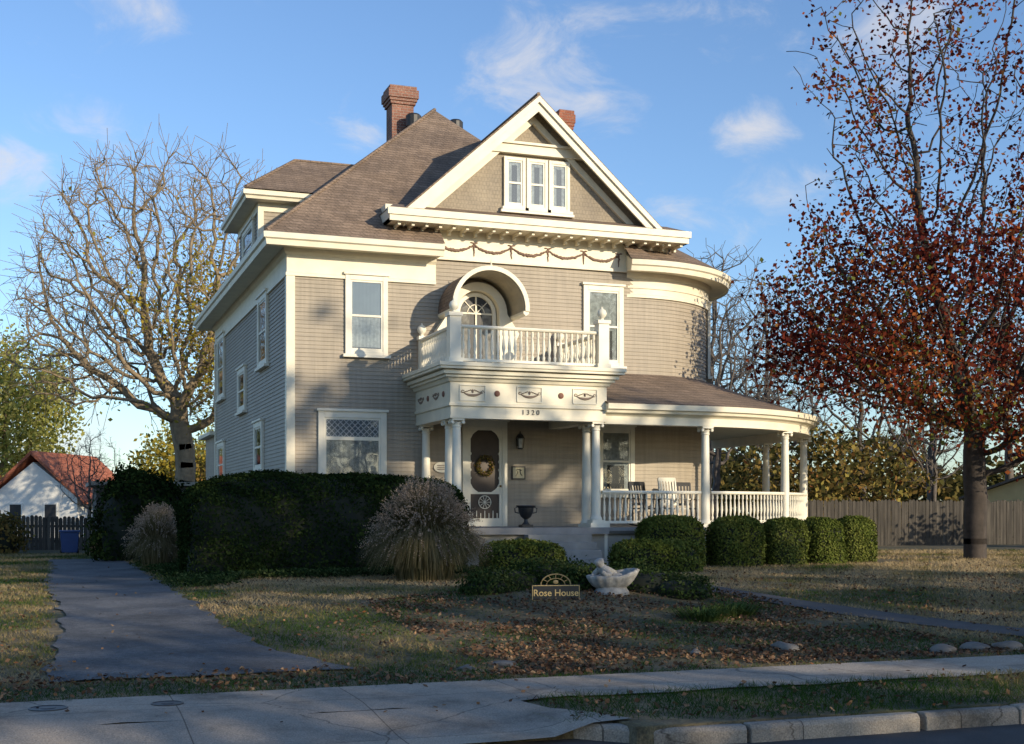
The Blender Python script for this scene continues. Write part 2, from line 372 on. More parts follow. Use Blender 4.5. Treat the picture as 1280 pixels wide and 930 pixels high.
m.add([(2.25,-.72,8.9),(10.19,-.72,8.9),(9.9,0,9.16),(2.55,0,9.16),(2.25,0.5,8.9),(10.19,.5,8.9)],[(0,1,2,3),(0,3,4),(1,5,2)])
D=(1.3,6.25,11.7);E=(3.5,6.25,11.7);d=10.22
m.add([(-.45,3.85,d),(1.9,3.85,d),E,D,(-.45,8.65,d),(1.9,8.65,d)],[(0,1,2,3),(0,3,4),(4,3,2,5)])
roof=part(m,'roof',M_roof,recalc=False)
m=MB()
m.tube([(gc,-.5,gz+.01),(gc,4,gz+.01)],.05,6); m.tube([(-.6,-.6,8.17),(5.1,5.1,13.22)],.05,6); m.tube([D,E],.05,6); m.tube([(-.43,3.87,d+.02),D],.05,6)
part(m,'ridge_cap',M_roof)
def chimney(u,v,w,z0,z1,mat,lab):
    m=MB(); h=w/2
    m.box(u-h,u+h,v-h,v+h,z0,z1-.55)
    for k,(o,a,b) in enumerate([(.05,.55,.46),(.09,.46,.37),(.13,.37,.12),(.08,.12,.0)]):
        o=o*w/.68; m.box(u-h-o,u+h+o,v-h-o,v+h+o,z1-a,z1-b-.002)
    m.box(u-h*.6,u+h*.6,v-h*.6,v+h*.6,z1-.02,z1+.03,1)
    part(m,'chimney',[mat,M_black],roof,lab)
chimney(4.85,8.0,.68,11.5,14.66,M_brick,'tall brown brick chimney with corbelled cap')
chimney(9.05,5.0,.38,9.5,13.54,M_rbrick,'short red brick chimney')
m=MB(); m.lathe(5.1,7.35,[(.12,12.8),(.12,13.35),(.24,13.36),(.24,13.68),(.18,13.74),(.02,13.76)],14,0); part(m,'roof_vent',M_black,roof)
m=MB(); m.lathe(6.2,6.6,[(.12,12),(.12,13.2),(.22,13.21),(.22,13.4),(.16,13.46),(.02,13.47)],14,0); part(m,'roof_vent',M_black,roof)
m=MB()
sl=(gz-ge)/gw
def gzat(dx): return gz-sl*abs(dx)
m.prism_y([(gc-3.1,9.1),(gc+3.1,9.1),(gc+3.1,gzat(3.1)-.1),(gc,gz-.1),(gc-3.1,gzat(3.1)-.1)],-.02,.3)
part(m,'gable_wall',M_gsh)
m=MB()
for s in (-1,1):
    def rake(off0,off1,y0,y1,x1,mm=0):
        m.prism_y([(gc,gz-off0),(gc+s*x1,gzat(x1)-off0),(gc+s*x1,gzat(x1)-off1),(gc,gz-off1)],y0,y1,mm)
    rake(.05,.2,-.56,-.48,3.5); rake(.2,.42,-.5,-.44,3.45)
    rake(.05,.1,-.48,-.02,3.45)
    rake(.42,.62,-.12,-.02,3.2)
m.box(2.27,10.17,-.66,.0,8.6,8.66); m.box(2.27,10.17,-.72,-.66,8.6,8.74); m.box(2.22,10.22,-.76,-.66,8.74,8.9); m.box(2.27,2.34,-.66,.5,8.6,8.9); m.box(10.1,10.17,-.66,.5,8.6,8.9)
hb0=(gz-.1-10.64)/sl-.08; hb1=(gz-.1-10.86)/sl-.08
m.prism_y([(gc-hb0,10.64),(gc+hb0,10.64),(gc+hb1,10.86),(gc-hb1,10.86)],-.17,-.02)
hb2=(gz-.1-10.92)/sl-.04; m.prism_y([(gc-hb1-.03,10.862),(gc+hb1+.03,10.862),(gc+hb2,10.92),(gc-hb2,10.92)],-.23,-.02)
part(m,'gable_trim',M_trim)
x=2.5
while x<10.1:
    m=MB(); m.prism_y([(x,8.598),(x+.07,8.598),(x+.07,8.53),(x,8.53)],-.6,-.09); m.prism_y([(x+.005,8.53),(x+.065,8.53),(x+.065,8.46),(x+.005,8.46)],-.24,-.09)
    part(m,'bracket',M_trim); x+=.34
m=MB()
nS=5; u0,u1=3.6,8.5; w=(u1-u0)/nS
for i in range(nS):
    a=u0+i*w
    for k in range(30):
        f=k/29; x=a+f*w; zz=8.30-.17*(1-(2*f-1)**2); r=.02+.018*math.sin(math.pi*f)+random.uniform(-.004,.007)
        m.ball((x,-.055,zz+random.uniform(-.012,.012)),(r*1.3,r,r),0,6)
for i in range(nS+1):
    x=u0+i*w
    for k in range(8):
        m.ball((x+random.uniform(-.012,.012),-.055,8.33-k*.042),(.042-.004*k,.02,.028),0,6)
    m.ball((x-.06,-.055,8.35),(.045,.018,.02),0,6); m.ball((x+.06,-.055,8.35),(.045,.018,.02),0,6)
part(m,'garland_ornament',M_orn)
m=MB(); z=8.0; 
dw=lp([(3.3,8.1),(.02,8.1),(.02,4.4),(3.3,4.4)])
prof=[]
while z<9.85: prof+=[(.018,z),(.001,z+BP-.001)]; z+=BP
m.sweep(dw,prof,0,cp=False); m.sweep(dw,[(0,9.75),(.05,9.75),(.05,10.0),(0,10.0)],1)
m.sweep(dw,[(0,9.98),(.42,9.98),(.44,10.05),(.5,10.08),(.5,10.2),(0,10.24)],1)
m.box(-.03,.12,4.35,4.5,8.3,9.75,1)
part(m,'dormer',[M_side,M_trim])
def window(M,w,h,cas=.13,style='double',curtain='blind',lab=None,head=True):
    c=cas; gwid=w-2*c; g0=c; g1=h-c
    m=MB(); m.box(-w/2,-w/2+c,-.08,0,0,h); m.box(w/2-c,w/2,-.08,0,0,h); m.box(-w/2+c,w/2-c,-.078,0,h-c,h); m.box(-w/2+c,w/2-c,-.078,0,0,c*.7)
    if head: m.box(-w/2-.04,w/2+.04,-.12,0,h,h+.06)
    win=m.obj('window',house,M_trimw,M=M,bevel=.006)
    if lab: win["label"]=lab
    m=MB(); m.box(-w/2-.06,w/2+.06,-.14,0,-.07,0); m.obj('sill',win,M_trimw,M=M)
    s=.045; a,b=-gwid/2,gwid/2; z0=c*.7; m=MB()
    mid=z0+(g1-z0)*(.70 if style=='transom' else .5)
    m.box(a,a+s,-.06,-.026,z0,g1); m.box(b-s,b,-.06,-.026,z0,g1); m.box(a+s,b-s,-.059,-.026,z0,z0+.07); m.box(a+s,b-s,-.059,-.026,g1-s,g1); m.box(a+s,b-s,-.063,-.026,mid-.025,mid+.025 if style!='transom' else mid+.06)
    if style=='transom':
        n=9
        for i in range(-6,n+1):
            x0=a+s+(gwid-2*s)*i/n; hh=(g1-s)-(mid+.06); 
            for sg in (1,-1):
                p=[x0,mid+.06]; q=[x0+sg*hh*1.0,g1-s]
                if sg==-1: p=[x0+hh,mid+.06]; q=[x0,g1-s]
                lo,hi=a+s,b-s
                def clip(p,q):
                    if p[0]>q[0]: p,q=q,p
                    if q[0]<=lo or p[0]>=hi: return None
                    dx=q[0]-p[0]
                    f0=max(0,(lo-p[0])/dx); f1=min(1,(hi-p[0])/dx)
                    return [(p[0]+dx*f0,p[1]+(q[1]-p[1])*f0),(p[0]+dx*f1,p[1]+(q[1]-p[1])*f1)]
                r=clip(p,q)
                if r: m.beam((r[0][0],-.045,r[0][1]),(r[1][0],-.045,r[1][1]),.012,.012,1)
    m.obj('sash',win,[M_trimw,M_lead],M=M)
    m=MB(); m.add([(a,-.043,z0),(b,-.043,z0),(b,-.043,g1),(a,-.043,g1)],[(0,1,2,3)]); m.obj('glass',win,M_glass,M=M,recalc=False)
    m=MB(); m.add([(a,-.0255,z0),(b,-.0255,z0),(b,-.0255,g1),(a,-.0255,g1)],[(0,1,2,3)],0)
    def drape(x0,x1,za,zb,mm,amp=.004,fr=70):
        n=40; v=[];f=[]
        for i in range(n+1):
            x=x0+(x1-x0)*i/n; y=-.033+amp*math.sin(i/n*(x1-x0)*fr)
            v+=[(x,y,za),(x,y,zb)]
        for i in range(n): f.append((2*i,2*i+2,2*i+3,2*i+1))
        m.add(v,f,mm)
    if curtain=='blind': drape(a,b,mid,g1,2,.001); drape(a,b,z0+.1,mid,1,.004)
    elif curtain=='shade': drape(a,b,mid-.1,g1,1,.0015); drape(a,a+gwid*.2,z0,mid,1); drape(b-gwid*.2,b,z0,mid,1)
    elif curtain=='lace': drape(a,b,z0,mid,1,.005,60); drape(a,b,mid+.04,g1,2,.001)
    elif curtain=='parted': drape(a,a+gwid*.33,z0,g1,1); drape(b-gwid*.33,b,z0,g1,1); drape(a,b,g1-.12,g1,1)
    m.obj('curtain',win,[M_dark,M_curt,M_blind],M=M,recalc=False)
    return win
Tr=Matrix.Translation; Rl=Matrix.Rotation(-math.pi/2,4,'Z')
window(Tr((1.87,0,5.47)),1.04,1.9,.12,'double','blind')
window(Tr((1.53,0,2.15)),1.66,1.95,.15,'transom','lace',lab='wide parlour window with leaded diamond transom')
window(Tr((8.07,0,5.45)),1.12,2.05,.13,'double','shade')
window(Tr((8.42,0,2.15)),1.05,1.75,.12,'double','shade')
for v,z0,w,h in [(3.5,5.5,1.5,1.85),(7.3,4.6,1.5,1.25),(4.2,2.8,1.4,1.3),(12.0,5.35,1.7,2.05),(12.0,2.55,1.7,1.4)]:
    window(Tr((0,v,z0))@Rl,w,h,.14,'double','parted')
window(Tr((0.02,6.2,8.65))@Rl,2.0,1.05,.12,'double','parted')
for i in range(3):
    window(Tr((5.64+i*.6,-.02,9.3)),.57,1.26,.08,'double','parted',head=False)
m=MB(); m.box(5.26,7.22,-.16,-.02,9.16,9.225); part(m,'window_moulding',M_trimw)
a=math.radians(65)
window(Tr((9.3+3*math.sin(a),3-3*math.cos(a),5.45))@Matrix.Rotation(a,4,'Z'),1.0,2.0,.14,'double','parted')
pp=lp([(6.86,0)]+arc(9.3,3,3,0,90,30)+[(12.3,6.5)])
m=MB()
m.sweep(pp,[(.0,5.28),(1.5,4.72),(3.02,4.235),(3.02,4.2),(0,5.2)],0)
part(m,'porch_roof',M_roof)
m=MB(); m.sweep(pp,[(2.5,3.76),(2.8,3.76),(2.8,3.8),(2.78,3.8),(2.78,3.95),(2.84,4.0),(2.94,4.02),(2.96,4.08),(3.04,4.1),(3.05,4.225),(2.5,4.23)],0)
part(m,'porch_beam',M_trim)
m=MB(); m.sweep(pp,[(0,4.02),(2.52,4.02),(2.52,4.04),(0,4.04)],0); m.box(3.35,6.65,-2.6,-.02,4.1,4.13,0)
part(m,'porch_ceiling',simple('porch_ceiling_paint',(.55,.55,.43),.6,.1))
m=MB(); m.sweep(pp,[(0,1.2),(2.8,1.2),(2.86,1.27),(2.86,1.35),(0,1.35)],0); m.box(2.95,6.855,-3.1,-.02,1.2,1.352,0)
part(m,'porch_floor',M_floor)
m=MB(); m.sweep(pp,[(2.6,.2),(2.7,.2),(2.7,1.2),(2.6,1.2)],0); m.sweep(lp([(3.05,0),(3.05,-2.95),(6.8,-2.95),(6.8,-2.7)]),[(-.1,.2),(0,.2),(0,1.2),(-.1,1.2)],0)
part(m,'porch_skirt',M_skirt)
def column(u,v,z0,z1,r=.105):
    m=MB(); m.box(u-.15,u+.15,v-.15,v+.15,z0,z0+.07)
    m.lathe(u,v,[(r*1.35,z0+.07),(r*1.4,z0+.1),(r*1.3,z0+.13),(r*1.1,z0+.16),(r*1.06,z0+.2),(r*1.05,z0+.8),(r*.98,z0+1.4),(r*.86,z1-.22),(r*.84,z1-.2),(r*1.0,z1-.19),(r*1.0,z1-.165),(r*.88,z1-.16),(r*.95,z1-.12),(r*1.15,z1-.08)],18)
    m.box(u-.145,u+.145,v-.145,v+.145,z1-.045,z1)
    for s in (-1,1):
        for q in (-1,1):
            m.ball((u+s*.125,v+q*.1,z1-.085),(.045,.035,.045),0,8)
    return part(m,'column',M_trimw,smooth=True)
for u in (3.3,6.7):
    for v in (-2.68,-2.12): column(u,v,1.45 if v<-2.6 else 1.352,3.8)
    m=MB(); m.box(u-.2,u+.2,-2.9,-2.46,.3,1.36); m.box(u-.24,u+.24,-2.94,-2.44,1.352,1.45); part(m,'pedestal',M_trimw)
column(3.3,-.22,1.352,3.8)
def off(th,r): a=math.radians(th); return (9.3+r*math.sin(a),3-r*math.cos(a))
for th in (3,33,63,94): column(*off(th,5.65),1.35,3.76)
def balusters(m,pts,z0,z1,sp=.13,r=.026,turned=True,railw=.05):
    L=0; 
    for i in range(len(pts)-1):
        p=Vector(pts[i]);q=Vector(pts[i+1]); L+=(q-p).length
    n=max(2,int(L/sp)); tgt=[L*(k+.5)/n for k in range(n)]; acc=0;j=0
    for i in range(len(pts)-1):
        p=Vector(pts[i]);q=Vector(pts[i+1]); l=(q-p).length
        while j<n and tgt[j]<=acc+l:
            c=p+(q-p)*((tgt[j]-acc)/l); h=z1-z0
            m.lathe(c.x,c.y,[(r*.8,z0),(r*1.15,z0+h*.12),(r*.6,z0+h*.2),(r*1.35,z0+h*.4),(r*.8,z0+h*.7),(r*.55,z0+h*.78),(r*1.1,z0+h*.84),(r*.8,z1)],8)
            j+=1
        acc+=l
    P=lp(pts); w=railw
    m.sweep(P,[(-w,z1),(w,z1),(w*1.3,z1+.03),(w*.9,z1+.07),(-w*.9,z1+.07),(-w*1.3,z1+.03)])
    m.sweep(P,[(-w*.8,z0-.06),(w*.8,z0-.06),(w*.8,z0),(-w*.8,z0)])
m=MB(); balusters(m,[(6.86,-2.65)]+[off(t,5.65) for t in (0,1.6)],1.5,2.14); part(m,'railing',M_trimw,smooth=True)
for a0,a1 in ((4.4,31.6),(34.4,61.6),(64.4,92.6)):
    m=MB(); balusters(m,[off(a0+(a1-a0)*i/10,5.65) for i in range(11)],1.5,2.14); part(m,'railing',M_trimw,smooth=True)
m=MB()
for i in range(5):
    m.box(4.75,6.3,-3.1-.28*(i+1),-3.1-.28*i+.002,.25,1.2-.17*i+.0)
part(m,'steps',simple('painted_grey_steps',(.28,.27,.25),.8,.2),bevel=.01)
m=MB()
m.sweep(lp([(3.1,0),(3.1,-2.85),(6.9,-2.85),(6.9,0)]),[(-.32,3.8),(0,3.8),(0,3.86),(-.015,3.86),(-.015,4.06),(.03,4.08),(.03,4.14),(0,4.15),(0,4.6),(.05,4.62),(.09,4.7),(-.32,4.7)])
part(m,'entablature',M_trim)
m=MB()
for o,a,b in ((.15,4.7,4.765),(.22,4.765,4.85),(.32,4.87,4.93),(.35,4.93,5.02)):
    m.box(3.1-o,6.9+o,-2.85-o,-.005,a,b-.001)
m.box(2.95,7.05,-3.0,-.005,4.849,4.871)
balc=part(m,'balcony',M_trim,bevel=.008)
yF=-2.865; seq=[(3.62,'s'),(4.2,'d'),(4.98,'s'),(5.75,'d'),(6.35,'s')]
def carve(f,c,sc=1):
    for kk in range(21):
        t_=kk/20*2-1; r=.024*(1-t_*t_)+.008; m.ball(f(c+t_*.22*sc,4.375-.06*(1-t_*t_)),(r*.9,r*.9,r),1,6)
    m.ball(f(c,4.41),(.03,.03,.045),1,6)
    for s_ in (-1,1):
        for q in range(5): m.ball(f(c+s_*(.045+.04*q)*sc,4.435-.014*q),(.026,.026,.011),1,6)
        for q in range(7):
            an=q*.8; rr_=.045-.005*q; m.ball(f(c+s_*.235*sc+rr_*math.cos(an),4.39+rr_*math.sin(an)),(.012,.012,.012),1,6)
for c,k in seq:
    m=MB()
    if k=='s': 
        carve(lambda a,z:(a,yF+.006,z),c)
        for (p,q) in (((c-.3,4.2),(c+.3,4.2)),((c-.3,4.54),(c+.3,4.54)),((c-.3,4.2),(c-.3,4.54)),((c+.3,4.2),(c+.3,4.54))): m.beam((p[0],yF+.003,p[1]),(q[0],yF+.003,q[1]),.025,.02,0)
        part(m,'carved_panel',[M_trimw,M_orn2])
    else: m.ball((c,yF+.005,4.37),(.07,.03,.07),1,12); part(m,'rosette',[M_trimw,M_dot])
for c,k in [(-2.35,'d'),(-1.75,'s'),(-1.1,'d'),(-.5,'s')]:
    m=MB()
    if k=='s': carve(lambda a,z:(3.09,a,z),c,.9); part(m,'carved_panel',[M_trimw,M_orn2])
    else: m.ball((3.09,c,4.37),(.03,.07,.07),1,12); part(m,'rosette',[M_trimw,M_dot])
def text(body,size,M,mat,name,parent,ext=.006,off_=0):
    cu=bpy.data.curves.new('tmp','FONT'); cu.body=body; cu.size=size; cu.extrude=ext; cu.align_x='CENTER'; cu.align_y='CENTER'; cu.offset=off_
    o=bpy.data.objects.new('tmp',cu); COL.objects.link(o); bpy.context.view_layer.update()
    me=bpy.data.meshes.new_from_object(o.evaluated_get(bpy.context.evaluated_depsgraph_get())); bpy.data.objects.remove(o)
    me.transform(M@Matrix.Rotation(math.pi/2,4,'X')); me.materials.clear(); me.materials.append(mat); me.name=name
    return link(bpy.data.objects.new(name,me),parent)
M_num=simple('house_number_metal',(.09,.075,.06),.5,.2)
for i,ch in enumerate('1320'):
    o=text(ch,.155,Tr((4.83+i*.12,-2.85,3.965)),M_num,'house_number',house); o["label"]='dark numeral %s on the portico beam'%ch
def post(u,v,z0,z1,w=.13,fin=True):
    m=MB(); m.box(u-w,u+w,v-w,v+w,z0,z1); m.box(u-w-.03,u+w+.03,v-w-.03,v+w+.03,z0,z0+.12); m.box(u-w-.03,u+w+.03,v-w-.03,v+w+.03,z1-.05,z1+.03)
    m.lathe(u,v,[(.06,z1+.03),(.04,z1+.08),(.1,z1+.14),(.115,z1+.2),(.09,z1+.27),(.03,z1+.31),(.01,z1+.36)],12)
    m.obj('newel_post',balc,M_trimw,smooth=True)
for u in (3.2,6.8): post(u,-2.8,5.02,6.12); post(u,-.2,5.02,5.92,.07)
for pts in ([(3.2,-.28),(3.2,-2.66)],[(3.34,-2.8),(6.66,-2.8)],[(6.8,-2.66),(6.8,-.28)]):
    m=MB(); balusters(m,pts,5.14,5.82,.135,.034,railw=.055); m.obj('balustrade',balc,M_trimw,smooth=True)
# --- balcony door & hood
dc=4.62;zc=6.60
def halfring(m,r0,r1,y0,y1,mm,c=dc,z=zc,n=24,a0=0,a1=180):
    pts=[(c+r1*math.cos(math.radians(a0+(a1-a0)*i/n)),z+r1*math.sin(math.radians(a0+(a1-a0)*i/n))) for i in range(n+1)]
    pts2=[(c+r0*math.cos(math.radians(a0+(a1-a0)*i/n)),z+r0*math.sin(math.radians(a0+(a1-a0)*i/n))) for i in range(n+1)]
    for i in range(n): m.prism_y([pts[i],pts[i+1],pts2[i+1],pts2[i]],y0,y1,mm)
m=MB(); halfring(m,.86,.90,-1.2,-.0,2,a0=-4,a1=184); halfring(m,.902,.955,-1.22,0,1,a0=-4,a1=184); halfring(m,.865,.97,-1.27,-1.22,0,a0=-4,a1=184)
halfring(m,.54,.74,-.30,-.05,0,a0=0,a1=180)
for s in (-1,1):
    m.prism_y([(dc+s*.82,zc-.06),(dc+s*.96,zc-.06),(dc+s*.96,zc-.12),(dc+s*.88,zc-.18),(dc+s*.82,zc-.12)],-1.24,-.02,0)
    m.prism_y([(dc+s*.56,5.1),(dc+s*.98,5.1),(dc+s*.98,5.95),(dc+s*1.06,6.12),(dc+s*.9,6.36),(dc+s*.74,6.6),(dc+s*.54,6.6)],-.3,-.02,0)
m.tube([(dc,-1.23,zc+.95),(dc,-1.23,zc+1.15)],[.03,.005])
part(m,'hood',[M_trim,M_roof,simple('shaded_hood_lining',(.40,.34,.24),.7,.15)])  # lining is the cream darkened, soffit shade put into its colour
dr_=.42
m=MB()
pts=[(dc+.56*math.cos(math.pi*i/20),zc+.56*math.sin(math.pi*i/20)) for i in range(21)]
m.prism_y(pts+[(dc-.56,5.03),(dc+.56,5.03)],-.045,0.0,0)
halfring(m,dr_,dr_+.09,-.11,-.045,0); m.box(dc-dr_-.09,dc-dr_,-.11,-.045,5.03,zc); m.box(dc+dr_,dc+dr_+.09,-.11,-.045,5.03,zc)
bd=m.obj('balcony_door',house,[M_trimw])
m=MB(); pts=[(dc+dr_*math.cos(math.pi*i/16),zc+dr_*math.sin(math.pi*i/16)) for i in range(17)]
m.prism_y(pts+[(dc-dr_,5.03),(dc+dr_,5.03)],-.055,-.046,0)
for s in (-1,1): m.prism_y([(dc+s*(dr_-.02),5.1),(dc+s*(dr_-.02),6.7),(dc+s*.15,6.85),(dc+s*.2,5.1)],-.062,-.0555,1)
m.obj('curtain',bd,[M_dark,M_doorc])
m=MB(); m.box(dc-.02,dc+.02,-.09,-.063,5.1,zc+dr_); m.box(dc-dr_,dc+dr_,-.085,-.063,zc-.02,zc+.02); halfring(m,.21,.228,-.085,-.063,0)
for aa in (45,135): m.beam((dc,-.075,zc),(dc+(dr_-.01)*math.cos(math.radians(aa)),-.075,zc+(dr_-.01)*math.sin(math.radians(aa))),.018,.02)
m.box(dc-dr_,dc+dr_,-.085,-.063,5.08,5.35); m.obj('sash',bd,M_trimw)
# --- front door
m=MB(); x0,x1,zb,zt=4.28,5.44,1.352,3.95
m.box(x0,x0+.13,-.09,0,zb,zt); m.box(x1-.13,x1,-.09,0,zb,zt); m.box(x0+.13,x1-.13,-.088,0,zt-.13,zt); m.box(x0-.05,x1+.05,-.13,0,zt,zt+.07)
fd=m.obj('door',house,M_trimw); fd["label"]='dark front door behind ornate white spindled screen door'
a,b=x0+.13,x1-.13
m=MB(); m.box(a,b,-.035,-.025,zb,zt-.13); m.obj('door_panel',fd,simple('dark_wood_door',(.045,.028,.02),.5,.3))
m=MB(); s=.075
m.box(a,a+s,-.07,-.036,zb,zt-.13); m.box(b-s,b,-.07,-.036,zb,zt-.13); m.box(a+s,b-s,-.068,-.036,zb,zb+.2); m.box(a+s,b-s,-.068,-.036,zt-.22,zt-.13); m.box(a+s,b-s,-.068,-.036,2.15,2.2)
for k in range(7):
    x=a+s+(b-a-2*s)*(k+.5)/7; m.box(x-.009,x+.009,-.06,-.038,zb+.2,1.74 if k%2 else 1.68)
cx=(a+b)/2
for s1 in (-1,1):
    for zz,sg in ((2.2,1),(zt-.22,-1)):
        xx=cx+s1*((b-a)/2-s); m.prism_y([(xx,zz),(xx-s1*.2,zz),(xx-s1*.11,zz+sg*.06),(xx-s1*.06,zz+sg*.11),(xx,zz+sg*.22)],-.064,-.036,0)
    for zz in (2.55,2.75,2.95,3.15): m.ball((cx+s1*((b-a)/2-s-.0),-.055,zz),(.03,.012,.04),0,8)
rr=[(cx+.16*math.cos(2*math.pi*i/20),-.055,1.95+.16*math.sin(2*math.pi*i/20)) for i in range(21)]; m.tube(rr,.011,5)
for i in range(5):
    aa=math.pi*i/5; m.beam((cx-.16*math.cos(aa),-.055,1.95-.16*math.sin(aa)),(cx+.16*math.cos(aa),-.055,1.95+.16*math.sin(aa)),.011,.012)
m.obj('screen_door',fd,M_trimw)
m=MB(); m.ball((b-.05,-.1,2.35),.03); m.tube([(b-.05,-.1,2.35),(b-.05,-.06,2.35)],.012); m.obj('handle',fd,simple('brass',(.5,.33,.1),.3,.1,5,0,40,1))
wr=root('door_wreath',(cx,-.09,2.85),'round autumn leaf wreath hanging on the front door','wreath')
n=500; aa=rng.uniform(0,2*np.pi,n); C=np.stack([cx+.2*np.cos(aa),np.full(n,-.1),2.85+.2*np.sin(aa)],1)+rng.normal(size=(n,3))*[.03,.015,.03]; V,F=leafquads(C,.03); npmesh('leaves',V,F,M_wood,wr,rnd=rng.random(n))
m=MB(); m.tube([(cx+.2*math.cos(2*math.pi*i/18),-.09,2.85+.2*math.sin(2*math.pi*i/18)) for i in range(19)],.02,6); m.obj('ring',wr,M_orn)
# ---- items on the porch
lt=root('wall_lantern',(5.75,-.12,3.4),'black wall lantern mounted beside the front door','lantern')
m=MB(); u,v=5.75,-.17; m.box(u-.05,u+.05,-.06,-.025,3.35,3.55); m.beam((u,-.05,3.5),(u,v,3.6),.02,.02)
for sx in (-1,1):
    for sy in (-1,1): m.beam((u+sx*.06,v+sy*.06,3.3),(u+sx*.08,v+sy*.08,3.55),.012,.012)
m.lathe(u,v,[(.12,3.55),(.07,3.63),(.02,3.67),(.01,3.72)],8); m.lathe(u,v,[(.05,3.27),(.08,3.3)],8); m.obj('cage',lt,M_black)
m=MB(); m.lathe(u,v,[(.05,3.3),(.065,3.54)],8); m.obj('lamp_glass',lt,M_curt)
sg=root('wall_plaque',(5.75,-.04,2.65),'cream square plaque with dark scroll emblem on the porch wall','plaque')
m=MB(); m.box(5.57,5.93,-.06,-.025,2.52,2.85,0); m.box(5.6,5.9,-.065,-.0602,2.55,2.82,1); m.obj('board',sg,[M_black,simple('plaque_cream',(.6,.52,.33),.6,.1)])
m=MB(); m.tube([(5.67,-.067,2.6),(5.73,-.067,2.7),(5.68,-.067,2.76),(5.78,-.067,2.78),(5.8,-.067,2.66),(5.84,-.067,2.62)],.01,5); m.ball((5.8,-.067,2.75),(.03,.006,.02),0,6); m.obj('emblem',sg,M_black)
pl=root('house_plaque',(3.9,-.04,2.8),'small oval cream plaque on the porch wall beside the door','plaque')
m=MB(); m.prism_y([(3.75+.2*math.cos(2*math.pi*i/20),2.8+.13*math.sin(2*math.pi*i/20)) for i in range(20)],-.05,-.025); m.obj('board',pl,M_trimw)
m=MB(); 
for z in (2.84,2.79,2.75): m.box(3.63,3.87,-.053,-.0502,z-.008,z+.008)
m.obj('lettering',pl,M_orn)
ur=root('garden_urn',(4.95,-2.75,1.352),'black cast iron urn planter at top of the porch steps','urn')
m=MB(); u,v=4.95,-2.7; m.box(u-.13,u+.13,v-.13,v+.13,1.353,1.42); m.lathe(u,v,[(.1,1.42),(.05,1.48),(.04,1.54),(.12,1.6),(.17,1.72),(.18,1.8),(.23,1.84),(.22,1.86),(.17,1.84),(.12,1.8)],18); m.obj('bowl',ur,M_black,smooth=True)
for s in (-1,1):
    m=MB(); m.tube([(u+s*.17,v,1.68),(u+s*.26,v,1.7),(u+s*.27,v,1.79),(u+s*.21,v,1.82)],.015); m.obj('handle',ur,M_black)
def rocker(u,v,rot,mat,lab,h=1.1):
    r=root('rocking_chair',(0,0,0),lab,'rocking chair','rocking chairs on the porch')
    m=MB(); m.box(-.26,.26,-.25,.22,.42,.455); m.obj('seat',r,mat)
    m=MB()
    for s in (-1,1): m.beam((s*.24,.2,.2),(s*.24,.36,h),.04,.04)
    m.beam((-.24,.355,h-.03),(.24,.355,h-.03),.03,.1); m.beam((-.24,.24,.55),(.24,.24,.55),.03,.06)
    for k in range(5): x=-.17+.085*k; m.beam((x,.24,.55),(x,.35,h-.05),.045,.015)
    m.obj('backrest',r,mat)
    for s in (-1,1):
        m=MB(); m.beam((s*.24,-.2,.06),(s*.24,-.22,.66),.04,.04); m.obj('leg',r,mat)
        m=MB(); m.beam((s*.26,-.28,.67),(s*.25,.3,.69),.08,.025); m.obj('armrest',r,mat)
        m=MB(); m.tube([(s*.24,-.42,.08),(s*.24,-.2,.03),(s*.24,.05,.02),(s*.24,.3,.05),(s*.24,.5,.12)],.022,6); m.beam((s*.24,.2,.04),(s*.24,.2,.25),.035,.035); m.obj('rocker',r,mat)
    r.location=(u,v,1.352); r.rotation_euler=(0,0,rot)
rocker(8.7,-1.2,.25,M_black,'black slatted rocking chair on the porch')
rocker(9.35,-1.5,.1,M_trimw,'white slatted rocking chair on the porch',1.2)
rocker(9.95,-.9,-.2,M_black,'black slatted rocking chair on the porch')
# ============================================================ garden objects
u,v=1.37,-13.4; z=hz(u,v)-.06
sr=root('garden_sign',(u,v,z),'black iron garden sign with gold lettering reading Rose House','sign',rot=math.radians(-14))
M=Tr((u,v,z))@Matrix.Rotation(math.radians(-14),4,'Z')
gold=simple('gold_paint',(.72,.50,.20),.45,.1)
m=MB(); m.box(-.34,.34,-.015,.015,.04,.27); m.obj('board',sr,M_black,M=M)
m=MB(); m.tube([(.21*math.cos(math.pi*i/14),0,.27+.15*math.sin(math.pi*i/14)) for i in range(15)],.009,6); m.tube([(.13*math.cos(math.pi*i/14),0,.27+.09*math.sin(math.pi*i/14)) for i in range(15)],.006,6)
for aa in (30,60,90,120,150):
    c_,s_=math.cos(math.radians(aa)),math.sin(math.radians(aa)); m.tube([(.13*c_,0,.27+.09*s_),(.21*c_,0,.27+.15*s_)],.005,5)
m.ball((0,0,.31),(.04,.01,.03)); m.obj('arch',sr,simple('dull_gold',(.32,.23,.10),.5,.2),M=M)
for s in (-1,1):
    m=MB(); m.box(s*.25-.012,s*.25+.012,-.01,.01,-.1,.05); m.obj('leg',sr,M_black,M=M)
m=MB()
for p,q in (((-.33,.05),(.33,.05)),((-.33,.26),(.33,.26)),((-.33,.05),(-.33,.26)),((.33,.05),(.33,.26))): m.beam((p[0],-.018,p[1]),(q[0],-.018,q[1]),.007,.008)
m.obj('border',sr,gold,M=M)
text('Rose House',.13,M@Tr((0,-.02,.155)),gold,'lettering',sr,.004,.001)
